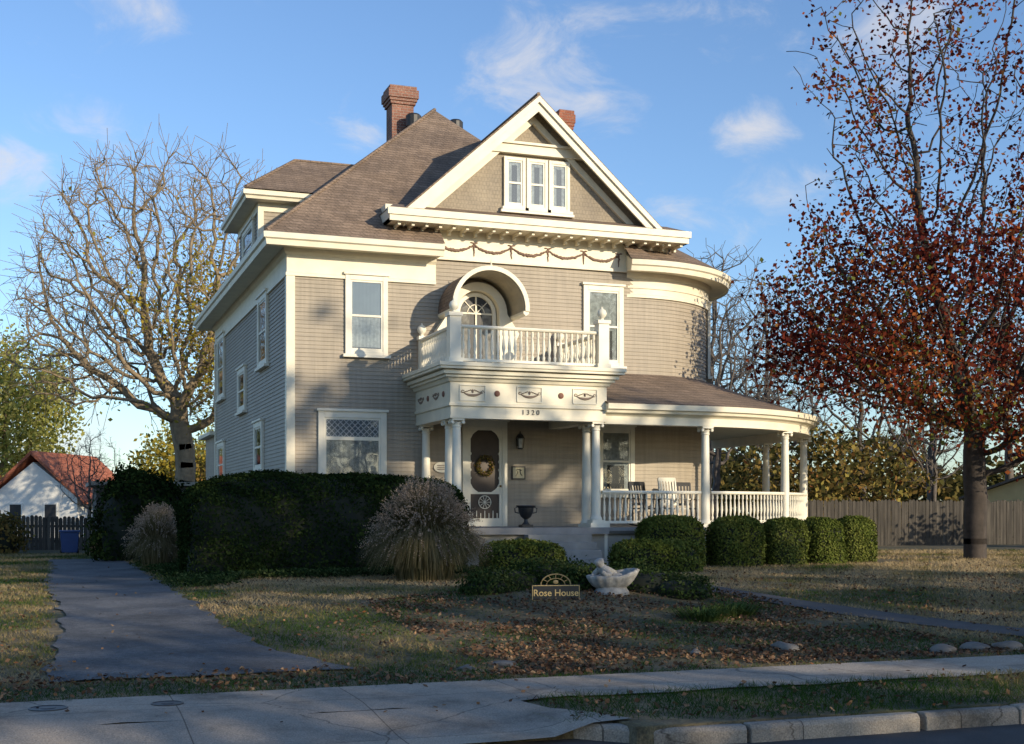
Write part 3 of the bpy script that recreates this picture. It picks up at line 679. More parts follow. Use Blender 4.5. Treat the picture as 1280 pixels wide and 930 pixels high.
# statue
u,v=site(1.45,18.6); z=hz(u,v); 
st=root('garden_statue',(u,v,z),'weathered grey stone cherub reclining on a shell bowl','statue')
M=Tr((u,v,z))@Matrix.Rotation(math.radians(-20),4,'Z')@Matrix.Scale(.95,4)@Tr((0,0,-.16))
m=MB(); m.lathe(0,0,[(.28,0),(.27,.18),(.24,.22),(.22,.27)],14); m.obj('base',st,M_statue,M=M,smooth=True)
vv=[];ff=[];n=56
for j in range(9):
    f=j/8; r=.12+.24*f**.6
    for i in range(n):
        a=2*math.pi*i/n; fan=max(0,math.cos(a-.3)); rr=r*(1+.05*f*math.cos(a*14)+.10*fan*f); vv.append((rr*math.cos(a)*1.05,rr*math.sin(a)*.85,.22+.20*f*f+.10*f*fan))
for j in range(8):
    for i in range(n): ff.append((j*n+i,j*n+(i+1)%n,(j+1)*n+(i+1)%n,(j+1)*n+i))
ff.append(tuple(range(n)))
m=MB(); m.add(vv,ff); o=m.obj('shell_bowl',st,M_statue,M=M,smooth=True); q=o.modifiers.new('s','SOLIDIFY'); q.thickness=.045
J=[((.0,0,.38),.12),((-.05,-.02,.45),.115),((-.12,-.05,.52),.105),((-.17,-.08,.575),.055),((-.2,-.11,.635),.092),((-.22,-.12,.69),.075),
   ((-.09,-.15,.50),.055),((-.03,-.22,.43),.045),((-.11,-.26,.45),.036),((-.17,-.23,.5),.036),
   ((-.18,.03,.52),.055),((-.26,.03,.45),.045),((-.3,-.04,.41),.036),
   ((.07,-.09,.38),.09),((.15,-.14,.40),.07),((.19,-.17,.34),.05),((.215,-.2,.33),.04),
   ((.08,.03,.38),.09),((.17,.0,.39),.066),((.21,-.04,.34),.046),((.24,-.06,.34),.038)]
E_=[(0,1),(1,2),(2,3),(3,4),(4,5),(2,6),(6,7),(7,8),(8,9),(2,10),(10,11),(11,12),(0,13),(13,14),(14,15),(15,16),(0,17),(17,18),(18,19),(19,20)]
me=bpy.data.meshes.new('figure'); me.from_pydata([tuple(M@Vector(p)) for p,r in J],E_,[]); me.materials.append(M_statue)
o=link(bpy.data.objects.new('figure',me),st); sk=o.modifiers.new('skin','SKIN')
for i,(p,r) in enumerate(J): me.skin_vertices[0].data[i].radius=(r*.95,r*.95)
me.skin_vertices[0].data[0].use_root=True
sb=o.modifiers.new('sub','SUBSURF'); sb.levels=1; sb.render_levels=2
def rock(u,v,s,lab='rounded tan field stone at the lawn edge'):
    import bmesh
    b=bmesh.new(); bmesh.ops.create_icosphere(b,subdivisions=3,radius=1)
    ph=random.random()*9
    for w in b.verts:
        p=w.co; k=1+.18*math.sin(p.x*3+ph)+.12*math.sin(p.y*5+ph*2)+.1*math.sin(p.z*4+p.x*3+ph); w.co=Vector((p.x*k*s[0],p.y*k*s[1],p.z*k*s[2]))
    me=bpy.data.meshes.new('rock'); b.to_mesh(me); b.free(); me.materials.append(M_rock)
    me.polygons.foreach_set('use_smooth',[True]*len(me.polygons))
    o=bpy.data.objects.new('rock',me); o.location=(u,v,hz(u,v)+s[2]*.1); o.rotation_euler=(0,0,ph if s[0]<.2 else random.uniform(-.3,.3)); link(o); tag(o,lab,'rock','stones along the lawn edge')
for X_,Y_,s in [(3.05,14.3,(.18,.12,.09)),(-.1,12.9,(.14,.09,.05)),(-.45,12.6,(.12,.08,.04)),(2.0,13.9,(.12,.08,.05))]:
    u,v=site(X_,Y_); rock(u,v,s)
for k in range(9): rock(4.0+k*.48,-18.25+random.uniform(-.05,.05)+.02*k,(random.uniform(.17,.25),.12,random.uniform(.05,.085)))
# ============================================================ shrubs
def blob_pts(c,R,p,n,disp=.06,seed=0):
    d=unit(rng.normal(size=(n,3))); d[:,2]=np.where(d[:,2]<-.55,-d[:,2],d[:,2])
    t=(np.abs(d)**p).sum(1)**(-1/p); P=d*t[:,None]
    N=unit(np.sign(d)*np.abs(P)**(p-1)/np.array(R)); P=P*np.array(R)
    w=P+np.array(c)+seed
    k=disp*(np.sin(w[:,0]*3.1+w[:,2]*2)+np.sin(w[:,1]*4.3-w[:,2]*3)+.7*np.sin(w[:,0]*7+w[:,1]*6+w[:,2]*8))
    return P+N*k[:,None]+np.array(c),N
def shrub(name,blobs,mat,label,cat,n,size,group=None,p=4,disp=.05,loc=None,rough=.05,core=.93):
    c0=blobs[0][0]; rt=root(name,(c0[0],c0[1],hz(c0[0],c0[1])),label,cat,group)
    Vs=[];Ns=[]
    tot=sum(b[1][0]*b[1][2]+b[1][1]*b[1][2] for b in blobs)
    for c,R in blobs:
        k=int(n*(R[0]*R[2]+R[1]*R[2])/tot); P,N=blob_pts(c,R,p,k,disp); P=P+N*(rng.normal(size=(k,1))*rough); Vs.append(P);Ns.append(N)
    P=np.concatenate(Vs);N=np.concatenate(Ns); g=P[:,2]>H(P[:,0],P[:,1])+.02; P=P[g];N=N[g]
    V,F=leafquads(P,size*rng.uniform(.6,1.3,len(P)),N,.8)
    cl=.5+.25*np.sin(P[:,0]*5+P[:,2]*4)+.2*np.sin(P[:,1]*7)
    npmesh('foliage',V,F,mat,rt,rnd=np.clip(cl*.5+rng.random(len(P))*.6,0,1))
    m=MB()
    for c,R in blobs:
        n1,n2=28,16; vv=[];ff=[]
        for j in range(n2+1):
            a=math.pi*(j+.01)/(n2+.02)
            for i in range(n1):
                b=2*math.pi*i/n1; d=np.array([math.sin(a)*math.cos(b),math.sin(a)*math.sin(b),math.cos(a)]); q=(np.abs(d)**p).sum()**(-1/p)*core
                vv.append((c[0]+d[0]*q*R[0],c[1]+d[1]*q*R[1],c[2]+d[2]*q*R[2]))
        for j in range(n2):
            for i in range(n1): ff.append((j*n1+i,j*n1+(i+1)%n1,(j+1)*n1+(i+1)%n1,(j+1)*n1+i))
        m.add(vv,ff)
    m.obj('dark_core',rt,M_core,smooth=True)  # solid dark hull added inside the foliage, no branches modelled
    return rt
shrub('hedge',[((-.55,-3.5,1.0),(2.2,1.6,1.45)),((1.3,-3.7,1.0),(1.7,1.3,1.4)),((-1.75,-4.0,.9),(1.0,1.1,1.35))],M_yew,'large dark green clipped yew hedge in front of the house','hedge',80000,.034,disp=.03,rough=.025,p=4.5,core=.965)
hb=[((7.95,-4.0,.85),(.74,.55,.73)),((9.62,-4.0,.85),(.60,.5,.71)),((11.05,-3.8,.85),(.50,.45,.69)),((12.35,-3.45,.85),(.46,.43,.69)),((13.6,-2.95,.85),(.45,.43,.67))]
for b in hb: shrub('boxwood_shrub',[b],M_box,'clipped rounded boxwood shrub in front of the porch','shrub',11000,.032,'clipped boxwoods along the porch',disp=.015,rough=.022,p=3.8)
shrub('boxwood_shrub',[((6.6,-6.0,.62),(.92,.6,.46))],M_box,'low clipped boxwood shrub beside the garden path','shrub',9000,.034,disp=.02,rough=.025,p=4)
shrub('boxwood_shrub',[((3.95,-5.2,.62),(.85,.6,.44))],M_box,'low clipped boxwood shrub beside the porch steps','shrub',8000,.034,disp=.02,rough=.025,p=4)
u,v=site(-10.4,36); shrub('dark_shrub',[((u,v,1.2),(1.2,1.2,1.5)),((u+.8,v-2.2,.8),(.9,.9,1.0))],M_yew,'tall dark evergreen shrub beside the driveway','shrub',16000,.06,p=2.6,disp=.12,rough=.12)
u,v=site(-17.4,42); shrub('low_shrub',[((u,v,.7),(1.1,.8,.8))],M_wood,'russet low shrub in front of the wooden fence','shrub',2500,.08,p=2.4,disp=.12,rough=.12)
for (X_,Y_,R) in [(-.05,19.3,(.5,.45,.25)),(.45,19.9,(.55,.45,.31)),(1.0,20.3,(.6,.5,.3)),(2.1,19.2,(.5,.45,.25)),(2.5,18.8,(.4,.4,.2)),(1.75,19.9,(.5,.4,.27)),(-.35,18.8,(.35,.3,.16)),(.95,19.0,(.3,.3,.12))]:
    u,v=site(X_,Y_); shrub('groundcover_plant',[((u,v,hz(u,v)+.05),R)],M_ivy,'low leafy plant around the sign and statue','plant',2600,.028,'leafy plants in the garden bed',p=2.3,disp=.04,rough=.06)
def reeds(name,u,v,n,h,spread,label,plume=.45,group=None):
    z=hz(u,v); rt=root(name,(u,v,z),label,'ornamental grass',group)
    az=rng.uniform(0,2*np.pi,n); q=rng.random(n)**.6; k=rng.uniform(.74,1.0,n)
    dr=np.stack([np.cos(az),np.sin(az),0*az],1); pe=np.stack([-np.sin(az),np.cos(az),0*az],1)
    b0=spread*.42*q*rng.uniform(.5,1,n); tx=spread*(.12+.90*q)*k; Zm=h*(1-.12*q)*k; e_=1-.92*q**1.7*rng.uniform(.75,1,n); B=.40*q*rng.uniform(.8,1.1,n)
    T=np.linspace(0,1,9); rings=[]
    for t_ in T:
        p=dr*(b0+(tx-b0)*t_**1.25)[:,None]
        p[:,2]=np.maximum(Zm*(e_*t_+B*4*t_*(1-t_)),.01)
        w=.0072*(1-t_*.8); rings.append(np.stack([p-pe*w,p+pe*w],1))
    P=np.stack(rings,1); V=P.reshape(-1,3); idx=np.arange(n*18).reshape(n,9,2)
    F=np.stack([idx[:,:-1,0],idx[:,:-1,1],idx[:,1:,1],idx[:,1:,0]],-1).reshape(-1,4)
    V=V+np.array([u,v,z]); npmesh('blades',V,F,M_reed,rt,rnd=np.repeat(np.clip(rng.random(n)*.75+.2*k,0,1),8))
    sel=np.where((rng.random(n)<plume*(1.15-q))&(k>.85)&(q<.85))[0]; tip=P[sel,8].mean(1); pr=P[sel,6].mean(1); d=unit(tip-pr+np.array([0,0,.1]))
    C=[]
    for i in range(10):
        f=i/9; C.append(tip+d*(f*.24-.05)+np.array([0,0,-.08])*f*f+rng.normal(size=tip.shape)*.013*(1-abs(f-.4)))
    C=np.concatenate(C)+np.array([u,v,z]); V2,F2=leafquads(C,.018); npmesh('plumes',V2,F2,M_plume,rt,rnd=rng.random(len(C)))
u,v=site(-1.6,23.4); reeds('ornamental_grass',u,v,15000,1.86,1.30,'large tan arching ornamental grass with pinkish plumes',.30)
u,v=site(-8.2,29.5); reeds('ornamental_grass',u,v,3000,1.5,.85,'smaller pinkish ornamental grass beside the driveway',.4)
u,v=site(-8.7,31.5); reeds('ornamental_grass',u,v,2600,1.5,.85,'smaller pinkish ornamental grass beside the driveway',.4)
strap=leafmat('strappy_leaf',[(0,(.04,.08,.02)),(1,(.13,.17,.05))],.25)
for X_,Y_ in [(3.0,17.3),(2.5,16.8)]:
    u,v=site(X_,Y_); n=320
    z=hz(u,v); rt=root('lily_plant',(u,v,z),'tuft of strappy green leaves in the front bed','plant','strappy tufts in the front bed')
    az=rng.uniform(0,2*np.pi,n); dr=np.stack([np.cos(az),np.sin(az),0*az],1); pe=np.stack([-np.sin(az),np.cos(az),0*az],1); L=rng.uniform(.15,.38,n); r0=rng.uniform(0,.3,n)
    b=dr*r0[:,None]; P=[]
    for t_ in (0,.5,1): 
        p=b+dr*(L*.8*t_)[:,None]; p[:,2]=L*(t_*1.5-t_*t_*1.15); w=.011*(1-t_*.9); P.append(np.stack([p-pe*w,p+pe*w],1))
    P=np.stack(P,1); idx=np.arange(n*6).reshape(n,3,2); F=np.stack([idx[:,:-1,0],idx[:,:-1,1],idx[:,1:,1],idx[:,1:,0]],-1).reshape(-1,4)
    npmesh('leaves',P.reshape(-1,3)+np.array([u,v,z]),F,strap,rt,rnd=np.repeat(rng.random(n),2))
# ============================================================ grass + leaves
def sample(n,d0,d1,half=.44,pw=1.0):
    d=d0*(d1/d0)**(rng.random(n)**pw); x=rng.uniform(-half,half,n)*d
    return -5.32+CY*x+SY*d,-29.99-SY*x+CY*d,d
def offpaved(u,v):
    j=.06*np.sin(u*7+v*5)+.05*np.sin(u*17-v*13); u=u+j; v=v+j*.9
    dr=(u>-5.28)&(u<-3.3+.9*np.exp(-(np.clip(v,-17.7,9)+17.7)/1.6))&(v>-17.7)&(v<9)
    sw=(v>-20.06)&(v<-18.88); ap=(u<-1.55)&(v<-20)&(v>-23); rd=(v<-21.58)
    pc=pathc(v); pa=(np.abs(u-pc)<.40)&(v>-18.9)&(v<-3); ho=(u>-.1)&(u<15.5)&(v>-3.2)
    return dr|sw|ap|rd|pa|ho
def patch(u,v): return .5+.22*np.sin(u*.9+np.sin(v*.7)*2)+.18*np.sin(v*1.3+u*.5)+.14*np.sin(u*2.3-v*1.9)+.1*np.sin(u*5.1+v*3.7)+.08*np.sin(u*9-v*7)
u,v,d=sample(230000,9.6,42,pw=.8); g=~offpaved(u,v); u,v,d=u[g],v[g],d[g]
pt=patch(u,v)
bed=(v>-18.7)&(v<-11.8)&(u>-1.2)&(u<4.9)
green=((v<-18)*.75+(u<-2.6)*.4+((v<-12)&(u<1)&(u>-2.6))*.5+((v<-12)&(u>6))*.35)
ty=np.clip(.86-green+1.1*(pt-.5)+rng.normal(size=len(u))*.13,0,1)
dens=np.where(bed,np.where(pt<.48,.95,.16),1.0); g=rng.random(len(u))<dens; u,v,d,ty,bed=u[g],v[g],d[g],ty[g],bed[g]; ty=np.where(bed,ty*.4,ty)
h=rng.uniform(.018,.05,len(u))*(1+(v<-20)*.7)*(.8+d/40); w=.0035*(d/10)**.9; az=rng.uniform(0,2*np.pi,len(u)); z=H(u,v)
b0=np.stack([u-w*np.cos(az),v-w*np.sin(az),z],1); b1=np.stack([u+w*np.cos(az),v+w*np.sin(az),z],1); tp_=np.stack([u+h*.8*rng.normal(size=len(u)),v+h*.8*rng.normal(size=len(u)),z+h],1)
o=npmesh('lawn_grass',np.stack([b0,b1,tp_],1).reshape(-1,3),np.arange(3*len(u)).reshape(-1,3),M_bladegr,rnd=ty); o["kind"]="stuff"
u,v,d=sample(150000,9.6,40,pw=.9); pv=offpaved(u,v)
bed=(v>-18.7)&(v<-11.8)&(u>-1.2)&(u<4.9)
k=np.where(pv,.004,.08)+.8*bed+.18*(u>6.2)*(v>-18.7)*(v<-9)+.18*((v>-18.8)&(v<-17.4)&(u<-1))
k=k*(.3+1.0*(np.sin(u*1.7+v)*np.sin(v*2.1-u*.6)>-.2)); ho=(u>-.1)&(u<15.5)&(v>-3.2); k=np.where(ho|(v<-22.6),0,k)
g=rng.random(len(u))<k*.75; u,v,d,bd_=u[g],v[g],d[g],bed[g]
C=np.stack([u,v,H(u,v)+.02+rng.random(len(u))*.02],1); V,F=leafquads(C,rng.uniform(.014,.036,len(u)),np.tile([0,0,1.],(len(u),1)),.5,.7)
o=npmesh('fallen_leaves',V,F,M_litter,rnd=np.clip(rng.random(len(u))*np.where(bd_,.93,1.0),0,1)); o["kind"]="stuff"
n=14000; u=rng.uniform(-3.1,-2.2,n)+rng.normal(size=n)*.15; v=rng.uniform(-7.5,4,n); u=np.where(rng.random(n)<.45,rng.uniform(-3,3.0,n),u); v=np.where(u>-2.1,rng.uniform(-6.2,-5.0,n)+.2*np.sin(u*3),v)
C=np.stack([u,v,H(u,v)+rng.uniform(.03,.17,n)],1); V,F=leafquads(C,rng.uniform(.02,.04,n),np.tile([0,-.4,1.],(n,1)),.8)
o=npmesh('ground_cover',V,F,M_ivy,rnd=rng.random(n)); o["kind"]="stuff"
# ============================================================ trees
def colonize(attr,trunk,step=.45,kill=.55,maxit=160,trop=.05,jit=.12):
    N=np.array(trunk,float); par=[-1]+list(range(len(trunk)-1))
    D=np.linalg.norm(attr[:,None]-N[None],axis=2); near=D.argmin(1); nd=D.min(1); alive=np.ones(len(attr),bool)
    for it in range(maxit):
        alive&=nd>kill; a=np.where(alive)[0]
        if len(a)==0: break
        S=np.zeros((len(N),3)); np.add.at(S,near[a],unit(attr[a]-N[near[a]])); src=np.unique(near[a])
        new=N[src]+step*unit(unit(S[src])+jit*rng.normal(size=(len(src),3))+np.array([0,0,trop]))
        dn_=np.linalg.norm(new[:,None]-N[None],axis=2).min(1); ok=dn_>.62*step
        for sbad in src[~ok]:
            q=a[near[a]==sbad]
            if len(q): alive[q[rng.integers(len(q))]]=False
        src=src[ok]; new=new[ok]
        if len(src)==0: continue
        k0=len(N)
        par+=list(src); N=np.concatenate([N,new]); D=np.linalg.norm(attr[:,None]-new[None],axis=2); j=D.argmin(1); dm=D.min(1); up=dm<nd; near=np.where(up,j+k0,near); nd=np.where(up,dm,nd)
    return N,np.array(par)
def treemesh(N,par,rt,rtip,sides=6):
    n=len(N); cnt=np.zeros(n); kids=np.zeros(n,int)
    for i in range(n-1,0,-1): 
        if cnt[i]==0: cnt[i]=1
        cnt[par[i]]+=cnt[i]; kids[par[i]]+=1
    e=math.log(max(cnt[0],2))/math.log(rt/rtip); r=rtip*np.maximum(cnt,1)**(1/e)
    i=np.arange(1,n); p0=N[par[i]];p1=N[i]; r0=np.minimum(r[par[i]],r[i]*1.35);r1=r[i]
    a=unit(p1-p0); up=np.where(np.abs(a[:,2:3])<.9,np.array([[0,0,1.]]),np.array([[1.,0,0]])); b=unit(np.cross(a,up)); c=np.cross(a,b)
    g=np.arange(sides)*2*np.pi/sides; cs=(np.cos(g)[None,:,None]*b[:,None]+np.sin(g)[None,:,None]*c[:,None])
    R0=p0[:,None]+cs*r0[:,None,None]; p1e=p1+a*(r1*.5)[:,None]; R1=p1e[:,None]+cs*r1[:,None,None]
    V=np.concatenate([R0,R1],1).reshape(-1,3); base=(np.arange(len(i))*2*sides)[:,None]; k=np.arange(sides); k2=(k+1)%sides
    F=np.stack([base+k,base+k2,base+k2+sides,base+k+sides],-1)
    return V,F,r[i],kids[i]==0,kids,r
def make_tree(name,loc,attr,trunk,rt,rtip,bark,leafm,label,nleaf,lsize,lspread,step,kill,cat='tree',group=None,leaffilter=None,rndf=None,hang=0,jit=.12,maxr=.03,sides=6,twigs=0,tlen=.5):
    root_=root(name,loc,label,cat,group); L=np.array(loc)
    N,par=colonize(attr,trunk,step,kill,jit=jit)
    if twigs:
        n0=len(N); cnt=np.zeros(n0)
        for i in range(n0-1,0,-1):
            if cnt[i]==0: cnt[i]=1
            cnt[par[i]]+=cnt[i]
        src=np.where((cnt<=6)&(np.arange(n0)>len(trunk)))[0]; src=np.repeat(src,twigs)
        d=unit(N[src]-N[par[src]]); d1=unit(d+.6*rng.normal(size=d.shape)+np.array([0,0,.2])); l=tlen*rng.uniform(.5,1.2,(len(src),1))
        A1=N[src]+d1*l*.5; d2=unit(d1+.28*rng.normal(size=d.shape)); A2=A1+d2*l*.6
        k1=np.arange(len(src))+n0; N=np.concatenate([N,A1,A2]); par=np.concatenate([par,src,k1])
    V,F,r,tip,kids,rn=treemesh(N,par,rt,rtip,sides)
    big=r>rt*.3; V=V+L
    def sub(mask):
        Fm=F[mask].reshape(-1,4); u_,inv=np.unique(Fm,return_inverse=True); return V[u_],inv.reshape(Fm.shape)
    v1,f1=sub(big); npmesh('trunk',v1,f1,bark,root_,smooth=True)
    v2,f2=sub(~big); 
    mi=np.zeros(len(f2),int); rnd=np.zeros(len(f2)); 
    if nleaf:
        src=np.where(rn<maxr)[0]; 
        if leaffilter is not None: src=src[leaffilter(N[src])]
        C=np.repeat(N[src],nleaf,0)+rng.normal(size=(len(src)*nleaf,3))*lspread
        if hang: C[:,2]-=rng.random(len(C))*hang
        s=lsize*rng.uniform(.6,1.3,len(C)); V3,F3=leafquads(C+L,s,None,1,.75)
        f3=F3+len(v2); rr=rng.random(len(C)) if rndf is None else rndf(C)
        v2=np.concatenate([v2,V3]); f2=np.concatenate([f2,f3]); mi=np.concatenate([mi,np.ones(len(f3),int)]); rnd=np.concatenate([rnd,rr])
    npmesh('crown',v2,f2,[bark,leafm],root_,rnd=rnd,mi=mi)
    return root_
def ell(n,c,R,inner=.0):
    d=unit(rng.normal(size=(n,3))); r=(inner**3+(1-inner**3)*rng.random((n,1)))**(1/3); return d*r*np.array(R)+np.array(c)
def rotc(P): P=np.array(P,float); x=P[:,0]*CY+P[:,1]*SY; y=-P[:,0]*SY+P[:,1]*CY; return np.stack([x,y,P[:,2]],1)
def camx(P): return P[:,0]*CY-P[:,1]*SY
u,v=site(12.4,34.2); zz=hz(u,v)
at=np.concatenate([ell(720,(-1.4,-.5,7.0),(4.8,3.4,2.5)),ell(520,(-3.3,-1,5.3),(2.9,2.3,1.6)),ell(460,(.8,0,6.3),(5.5,4,3.3)),ell(640,(1.2,0,11.8),(4.9,4,3.8)),ell(120,(-2.9,-.5,13.2),(2.5,2,2.8)),ell(420,(2.4,-1,3.9),(3.6,2.5,1.7)),ell(120,(-2.6,0,9.8),(2.1,2,1.7)),ell(110,(-1.0,-1.2,4.0),(2.2,1.4,1.0))])
at=rotc(at)
tr=[(0,0,-.2),(0,0,.4),(.0,0,1),(.03,0,1.6),(.0,.02,2.2),(-.03,0,2.8)]
def mfil(P):
    cl=np.sin(P[:,0]*1.25+P[:,2]*.7)+np.sin(P[:,1]*1.4-P[:,2]*1.1+1)+np.sin(P[:,2]*1.9+P[:,0]*.6)
    pr_=np.where(P[:,2]>9.6,.30,np.where(P[:,2]>8.4,.55,.92)); pr_=pr_*np.where(cl>.1,1.15,np.where(cl>-.9,.75,.3))
    return rng.random(len(P))<pr_
make_tree('maple_tree',(u,v,zz),at,tr,.30,.010,M_bark,M_maple,'large maple tree with dark red autumn leaves and open upper crown',28,.066,.27,.36,.36,maxr=.026,rndf=lambda C:np.clip(.44+.2*np.sin(C[:,0]*1.3+C[:,2])+.06*(6-C[:,2])*(C[:,2]<6)+rng.normal(size=len(C))*.24,0,1),leaffilter=mfil)
u,v=site(-14.6,56); zz=hz(u,v)
at=np.concatenate([ell(800,(-.6,0,11.2),(6.6,4.0,6.4)),ell(260,(-4.2,0,8.8),(3.6,3,3)),ell(200,(2.0,0,8),(2.8,3,3.5))]); at=at[at[:,2]>5.0]; at=rotc(at)
tr=[(0,0,-.2),(0.05,0,.8),(.15,0,1.6),(.25,0,2.4),(.3,0,3.2),(.25,0,4.0),(.1,0,4.8)]
make_tree('bare_tree',(u,v,zz),at,tr,.46,.010,M_barkl,M_gold,'large spreading bare tree with a few golden leaves',9,.09,.45,.45,.42,jit=.26,maxr=.02,sides=5,twigs=3,tlen=1.15,
   leaffilter=lambda P:(rng.random(len(P))<np.where((camx(P)>-1.2)&(camx(P)<3.6)&(P[:,2]<12.6)&(P[:,2]>4.5),.30,.006))&((np.sin(P[:,0]*1.3)+np.sin(P[:,2]*1.6+P[:,0]))>-.4))
u,v=site(17,62); at=rotc(np.concatenate([ell(360,(0,0,8),(3.4,3.4,4.6))])); at=at[at[:,2]>2.5]
pr=make_tree('bare_tree',(u,v,.4),at,[(0,0,-.2),(0,0,.7),(.05,0,1.4),(.1,0,2.1)],.2,.010,M_barkg,M_gold,'slender bare tree behind the fence',0,.1,.3,.42,.42,group='bare trees behind the garden',jit=.12,sides=4,twigs=2,tlen=.7)
def copytree(src,loc,rot,sc,label=None):
    r=src.copy(); COL.objects.link(r); r.location=loc; r.rotation_euler=(0,0,rot); r.scale=(sc,sc,sc)
    if label: r["label"]=label
    for c in src.children:
        q=c.copy(); q.parent=r; q.matrix_parent_inverse=c.matrix_parent_inverse.copy(); COL.objects.link(q)
for X_,Y_,s,ro in [(13.2,66,1.05,1),(9.6,60,.95,2.2),(10.8,70,1.3,3),(21,64,.95,4),(24.5,60,1.0,5),(28,72,1.2,.5),(12,58,.7,1.7),(18.5,56,.6,2.9),(-14.9,45,.34,2)]:
    u,v=site(X_,Y_); copytree(pr,(u,v,.4),ro,s)
u,v=site(-29.5,74); at=rotc(np.concatenate([ell(320,(0,0,8.0),(4.4,3.5,4.4))]))
make_tree('willow_tree',(u,v,.4),at,[(0,0,-.2),(0,0,1),(.1,0,2)],.22,.012,M_barkl,M_willow,'leafy yellow green willow tree',34,.13,.42,.5,.5,hang=1.6,maxr=.08)
for X_,Y_,h,mt_,lab in [(-17.5,66,5.2,M_gold,'small tree with golden yellow autumn leaves'),(-22,88,7.5,M_willow,'small tree with yellow green leaves'),(-14.0,64,4.8,M_wood,'small tree with mixed autumn leaves'),(27,58,6,M_wood,'small tree with mixed autumn leaves'),(12.2,54,5.0,M_wood,'small tree with mixed autumn leaves'),(15.5,56,4.6,M_wood,'small tree with mixed autumn leaves'),(21.5,44,2.8,M_willow,'small leafy green shrub tree beside the shed')]:
    u,v=site(X_,Y_); at=rotc(ell(110,(0,0,h*.62),(h*.5,h*.5,h*.42)))
    make_tree('small_tree',(u,v,.4),at,[(0,0,-.2),(0,0,.6),(0,0,1.1)],.14,.012,M_bark,mt_,lab,20,.12,.35,.45,.45,maxr=.06,group='small autumn trees behind the garden')
at=rotc(np.concatenate([ell(200,(0,0,6.6),(4.2,4.2,3.6))])); 
pr2=make_tree('street_tree',(13,-47,.12),at,[(0,0,-.2),(0,0,.8),(0,0,1.6),(0,0,2.4)],.28,.015,M_bark,M_wood,'leafy autumn street tree across the road',10,.2,.4,.5,.5,group='street trees across the road',maxr=.06)
for uu,vv,s,ro in [(21,-47,.95,1),(4.5,-46,.95,2.5),(31,-47,.85,4),(25.6,-45.5,1.85,.7)]: copytree(pr2,(uu,vv,.12),ro,s)
Cs=[]
for X0,X1,dep,hh,n in [(-40,-13.5,88,5.0,9000),(12,48,78,6.2,18000),(-13,12,95,5,1500),(-80,-40,95,8,3000),(48,90,95,8,3000)]:
    x=rng.uniform(X0,X1,n); y=dep+rng.uniform(-4,6,n); top=hh*(.7+.22*np.sin(x*.55+1)+.16*np.sin(x*1.37)+.1*np.sin(x*3.1)); z=.3+top*rng.random(n)**.8
    y=y+1.5*np.sin(x*1.1+z); Cs.append(np.stack([-5.32+CY*x+SY*y,-29.99-SY*x+CY*y,z],1))
C=np.concatenate(Cs); V,F=leafquads(C,rng.uniform(.12,.30,len(C)),None,1,.8); rr=.45+.3*np.sin(C[:,0]*.5)+.15*np.sin(C[:,1]*.9+C[:,2])+rng.normal(size=len(C))*.14
o=npmesh('distant_woodland',V,F,M_wood,rnd=np.clip(rr,0,1)); o["kind"]="stuff"
# ============================================================ background buildings and fences
u,v=site(-25.2,72)
nb=root('neighbour_house',(0,0,0),'small white gabled house with rust red shingle roof','house')
wp=simple('white_clapboard',(.80,.79,.75),.6,.1)
m=MB(); m.prism_y([(-2.5,0),(2.5,0),(2.5,2.3),(0,4.2),(-2.5,2.3)],-3.5,3.5); m.obj('wall',nb,wp)
m=MB()
for s in (-1,1): m.add([(0,-3.8,4.8),(0,3.8,4.8),(s*3.0,3.8,2.1),(s*3.0,-3.8,2.1),(0,-3.8,4.6),(0,3.8,4.6),(s*3.0,3.8,1.95),(s*3.0,-3.8,1.95)],[(0,1,2,3),(4,5,6,7),(0,3,7,4),(3,2,6,7)])
m.obj('roof',nb,shingles('rust_roof',(.40,.12,.065),(.46,.16,.09),(.18,.07,.04)))
for x in (-1.0,1.0):
    m=MB(); m.box(x-.4,x+.4,-3.55,-3.5,.9,2.0,0); m.box(x-.32,x+.32,-3.56,-3.55,.98,1.92,1); m.obj('window',nb,[wp,M_dark])
nb.location=(u,v,.2); nb.rotation_euler=(0,0,math.radians(-28))
u,v=site(-13.7,48); gs=root('garden_shed',(0,0,0),'dark grey flat roofed wooden shed at the driveway end','shed')
dg=simple('dark_board',(.09,.085,.08),.8,.3,6)
m=MB(); 
for k in range(14): m.box(-1.9+k*.27,-1.9+k*.27+.255,-2,2,0,2.35)
m.obj('wall',gs,dg)
m=MB(); m.box(-2.15,2.15,-2.3,2.3,2.36,2.5); m.obj('roof',gs,M_skirt)
m=MB(); m.box(-.9,.9,-2.05,-2.0,0,2.0); m.obj('door',gs,simple('shed_door',(.2,.18,.15),.7,.2)); gs.location=(u,v,.3)
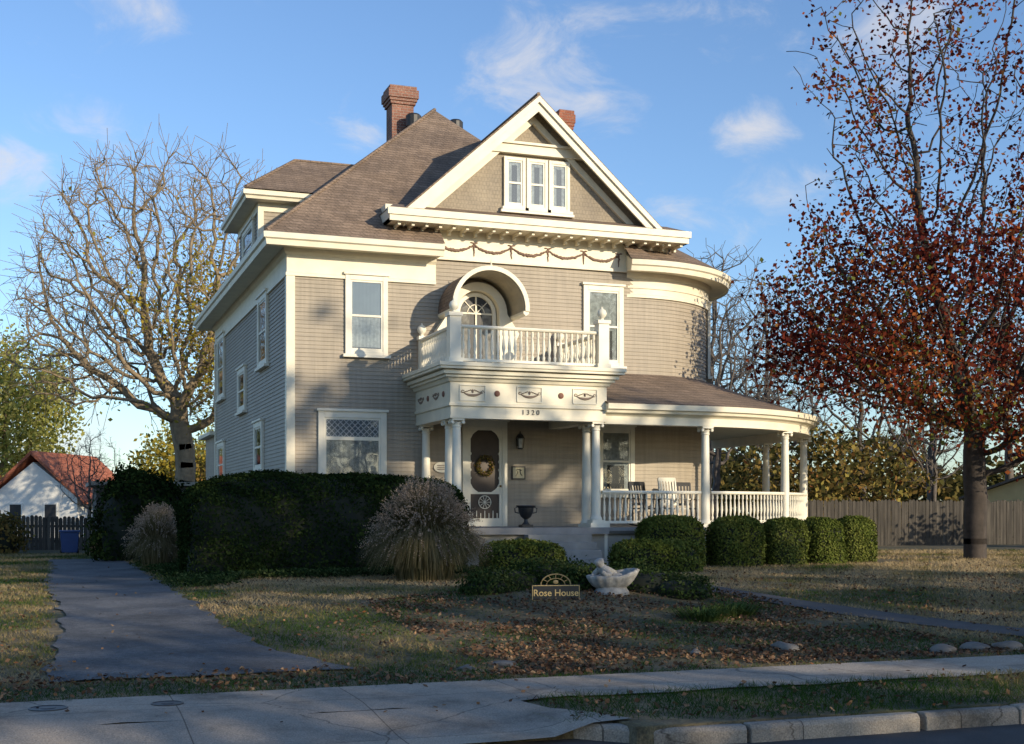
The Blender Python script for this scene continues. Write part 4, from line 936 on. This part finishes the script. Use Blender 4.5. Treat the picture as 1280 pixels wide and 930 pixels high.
def fence(p,q,h,mat,label,z=.3):
    p=Vector(p);q=Vector(q);L=(q-p).length; ang=math.atan2(q.y-p.y,q.x-p.x)
    r=root('wooden_fence',(0,0,0),label,'fence'); m=MB(); x=0
    while x<L:
        hh=h+random.uniform(-.05,.05); y=random.uniform(-.012,.012); w=.135
        m.add([(x,y,0),(x+w,y,0),(x+w,y,hh-.05),(x+w*.7,y,hh),(x+w*.3,y,hh),(x,y,hh-.05),(x,y+.02,0),(x+w,y+.02,0),(x+w,y+.02,hh-.05),(x+w*.7,y+.02,hh),(x+w*.3,y+.02,hh),(x,y+.02,hh-.05)],[(0,1,2,3,4,5),(11,10,9,8,7,6)]+[(i,(i+1)%6,(i+1)%6+6,i+6) for i in range(6)]); x+=.15
    m.obj('boards',r,mat,recalc=False)
    m=MB(); m.box(0,L,.03,.07,.35,.44); m.obj('rail',r,mat); m=MB(); m.box(0,L,.03,.07,h-.4,h-.31); m.obj('rail',r,mat)
    x=0
    while x<L:
        m=MB(); m.box(x,x+.1,.08,.18,0,h-.05); m.obj('post',r,mat); x+=2.4
    r.location=(p.x,p.y,z); r.rotation_euler=(0,0,ang)
t=NT('weathered_fence_wood'); mp_=t.n('ShaderNodeMapping'); mp_.inputs['Scale'].default_value=(7,7,.6); t.l(t.n('ShaderNodeTexCoord').outputs['Object'],mp_.inputs[0])
t.l(t.ramp(t.noise(1.0,5,mp_.outputs[0]),[(.3,(.025,.022,.018)),(.5,(.052,.045,.037)),(.7,(.105,.09,.072))]),t.b.inputs['Base Color']); t.b.inputs['Roughness'].default_value=.9; wf=t.m
fence(site(10.0,47),site(20.5,50),1.8,wf,'weathered grey tall wooden privacy fence',.35)
fence(site(-19.5,46.5),site(-14.9,46.5),1.3,wf,'weathered grey low wooden fence by the driveway',.25)
cf=root('chain_link_fence',(*site(20.3,46),.4),'black chain link fence panel beside the yellow shed','fence'); p0=Vector((*site(20.3,46),.4)); p1=Vector((*site(27,47),.4))
m=MB(); d_=(p1-p0); 
for k in range(60): 
    f=k/60; a=p0+d_*f; m.beam(a,a+d_*(1/30)+Vector((0,0,1.15)),.008,.008); m.beam(a+Vector((0,0,1.15)),a+d_*(1/30),.008,.008)
m.obj('mesh',cf,M_black)
m=MB(); m.tube([p0+Vector((0,0,1.18)),p1+Vector((0,0,1.18))],.025)
for k in range(4): a=p0+d_*(k/3); m.tube([a,a+Vector((0,0,1.25))],.035)
m.obj('frame',cf,M_black)
ys_=root('yellow_shed',(0,0,0),'pale yellow outbuilding with a grey gable roof','shed')
yl=simple('pale_yellow_paint',(.55,.45,.22),.7,.1)
m=MB(); m.prism_y([(-3,0),(3,0),(3,2.1),(0,3.1),(-3,2.1)],-2.5,2.5); m.obj('wall',ys_,yl)
m=MB()
for s in (-1,1): m.add([(0,-2.8,3.25),(0,2.8,3.25),(s*3.3,2.8,2.1),(s*3.3,-2.8,2.1),(0,-2.8,3.15),(0,2.8,3.15),(s*3.3,2.8,2.0),(s*3.3,-2.8,2.0)],[(0,1,2,3),(4,5,6,7),(0,3,7,4),(3,2,6,7)])
m.obj('roof',ys_,dg); m=MB(); m.box(-2.2,-1.0,-2.55,-2.5,.6,1.7,0); m.obj('window',ys_,M_dark)
u,v=site(25.3,60); ys_.location=(u,v,.3); ys_.rotation_euler=(0,0,math.radians(-60))
u,v=site(-14.55,42); z=hz(u,v); bb=root('recycling_bin',(u,v,z),'blue plastic wheeled recycling bin at the driveway end','bin')
blue=simple('blue_plastic',(.015,.05,.17),.45,.15)
m=MB(); a,b,h=.24,.30,.72
m.add([(u-a,v-a,z+.05),(u+a,v-a,z+.05),(u+a,v+a,z+.05),(u-a,v+a,z+.05),(u-b,v-b,z+h),(u+b,v-b,z+h),(u+b,v+b,z+h),(u-b,v+b,z+h)],[(3,2,1,0),(4,5,6,7),(0,1,5,4),(1,2,6,5),(2,3,7,6),(3,0,4,7)]); m.obj('body',bb,blue,bevel=.02)
m=MB(); m.box(u-.33,u+.33,v-.34,v+.33,z+h,z+h+.06); m.obj('lid',bb,blue,bevel=.02)
for s in (-1,1):
    m=MB(); m.tube([(u+s*.22,v+.28,z+.1),(u+s*.3,v+.28,z+.1)],.1,12); m.obj('wheel',bb,M_black)
tcm=simple('terracotta',(.3,.15,.09),.8,.2)
for i,(X_,Y_) in enumerate([(-13.9,42.5),(-13.5,42.2)]):
    u,v=site(X_,Y_); z=hz(u,v); r=root('plant_pot',(u,v,z),'terracotta plant pot beside the driveway','plant pot','pots at the driveway end')
    m=MB(); m.lathe(u,v,[(.12,z),(.17,z+.26),(.2,z+.27),(.2,z+.33),(.16,z+.33),(.15,z+.28)],14); m.obj('pot',r,tcm)
    P=ell(160,(u,v,z+.42),(.2,.2,.16)); V,F=leafquads(P,.04); npmesh('plant',V,F,M_ivy,r,rnd=rng.random(160))
# ============================================================ camera, sun, sky
cam=bpy.data.cameras.new('camera'); co=bpy.data.objects.new('camera',cam); COL.objects.link(co)
cam.sensor_width=36; cam.lens=44.9; cam.shift_y=.137; cam.clip_end=3000; cam.clip_start=.1
co.location=(-5.32,-29.99,1.7); co.rotation_euler=(math.pi/2,0,math.radians(-20)); SC.camera=co
el=math.radians(15); az=math.radians(29)
d=Vector((-math.sin(az)*math.cos(el),math.cos(az)*math.cos(el),-math.sin(el)))
su=bpy.data.lights.new('sun','SUN'); su.energy=5.0; su.angle=math.radians(.5); su.color=(1,.85,.62)
so=bpy.data.objects.new('sun',su); COL.objects.link(so); so.rotation_euler=d.to_track_quat('-Z','Y').to_euler(); so.location=(20,-40,30)
w=bpy.data.worlds.new('World'); SC.world=w; w.use_nodes=True; T=w.node_tree; N=T.nodes; L=T.links
bg=N['Background']; sky=N.new('ShaderNodeTexSky'); sky.sky_type='NISHITA'; sky.sun_disc=False; sky.sun_elevation=el; sky.sun_rotation=math.radians(151); sky.air_density=1.0; sky.dust_density=.5; sky.ozone_density=2.0
tc=N.new('ShaderNodeTexCoord').outputs['Generated']
def vm(op,a,b=None):
    x=N.new('ShaderNodeVectorMath'); x.operation=op; L.new(a,x.inputs[0])
    if b is not None:
        if isinstance(b,tuple): x.inputs[1].default_value=b
        else: L.new(b,x.inputs[1])
    return x
def mt(op,a,b,c=None):
    x=N.new('ShaderNodeMath'); x.operation=op
    for i,q in enumerate((a,b)):
        if isinstance(q,(int,float)): x.inputs[i].default_value=q
        else: L.new(q,x.inputs[i])
    return x.outputs[0]
acc=None
for px,py,r,k in [(690,85,.08,1.15),(745,120,.05,1.0),(940,160,.04,1.2),(840,258,.05,.7),(955,250,.05,.75),(15,200,.05,.8),(130,160,.04,.6),(40,590,.12,1.2),(1100,30,.10,.8),(190,15,.06,.5),(460,172,.035,.8),(930,20,.07,.6)]:
    X_=(px-640)/1597;Z_=(640-py)/1597; q=Vector((CY*X_+SY,-SY*X_+CY,Z_)).normalized()
    a=vm('SUBTRACT',tc,tuple(q)); b=vm('MULTIPLY',a.outputs[0],(1,1,1.5)); ln=vm('LENGTH',b.outputs[0]).outputs['Value']
    f=mt('MULTIPLY',mt('SUBTRACT',1,mt('DIVIDE',ln,r)),k); acc=f if acc is None else mt('MAXIMUM',acc,f)
mp=vm('MULTIPLY',tc,(1,1,1.8)); nz=N.new('ShaderNodeTexNoise'); nz.inputs['Scale'].default_value=13; nz.inputs['Detail'].default_value=7; nz.inputs['Roughness'].default_value=.64; nz.inputs['Distortion'].default_value=.6; L.new(mp.outputs[0],nz.inputs['Vector'])
dn=mt('ADD',mt('MAXIMUM',acc,-.4),mt('MULTIPLY',mt('SUBTRACT',nz.outputs['Fac'],.5),3.2))
mr=N.new('ShaderNodeMapRange'); mr.interpolation_type='SMOOTHSTEP'; L.new(dn,mr.inputs[0]); mr.inputs[1].default_value=.1; mr.inputs[2].default_value=1.5; mr.inputs[4].default_value=.8
tn=N.new('ShaderNodeMix'); tn.data_type='RGBA'; tn.blend_type='MULTIPLY'; tn.inputs[0].default_value=1; L.new(sky.outputs[0],tn.inputs[6]); tn.inputs[7].default_value=(1.04,1.19,1.42,1)
mx=N.new('ShaderNodeMix'); mx.data_type='RGBA'; L.new(mr.outputs[0],mx.inputs[0]); L.new(tn.outputs[2],mx.inputs[6]); mx.inputs[7].default_value=(5.3,5.2,5.3,1)
L.new(mx.outputs[2],bg.inputs[0]); bg.inputs[1].default_value=.15
SC.view_settings.view_transform='Standard'; SC.view_settings.look='None'; SC.view_settings.exposure=0
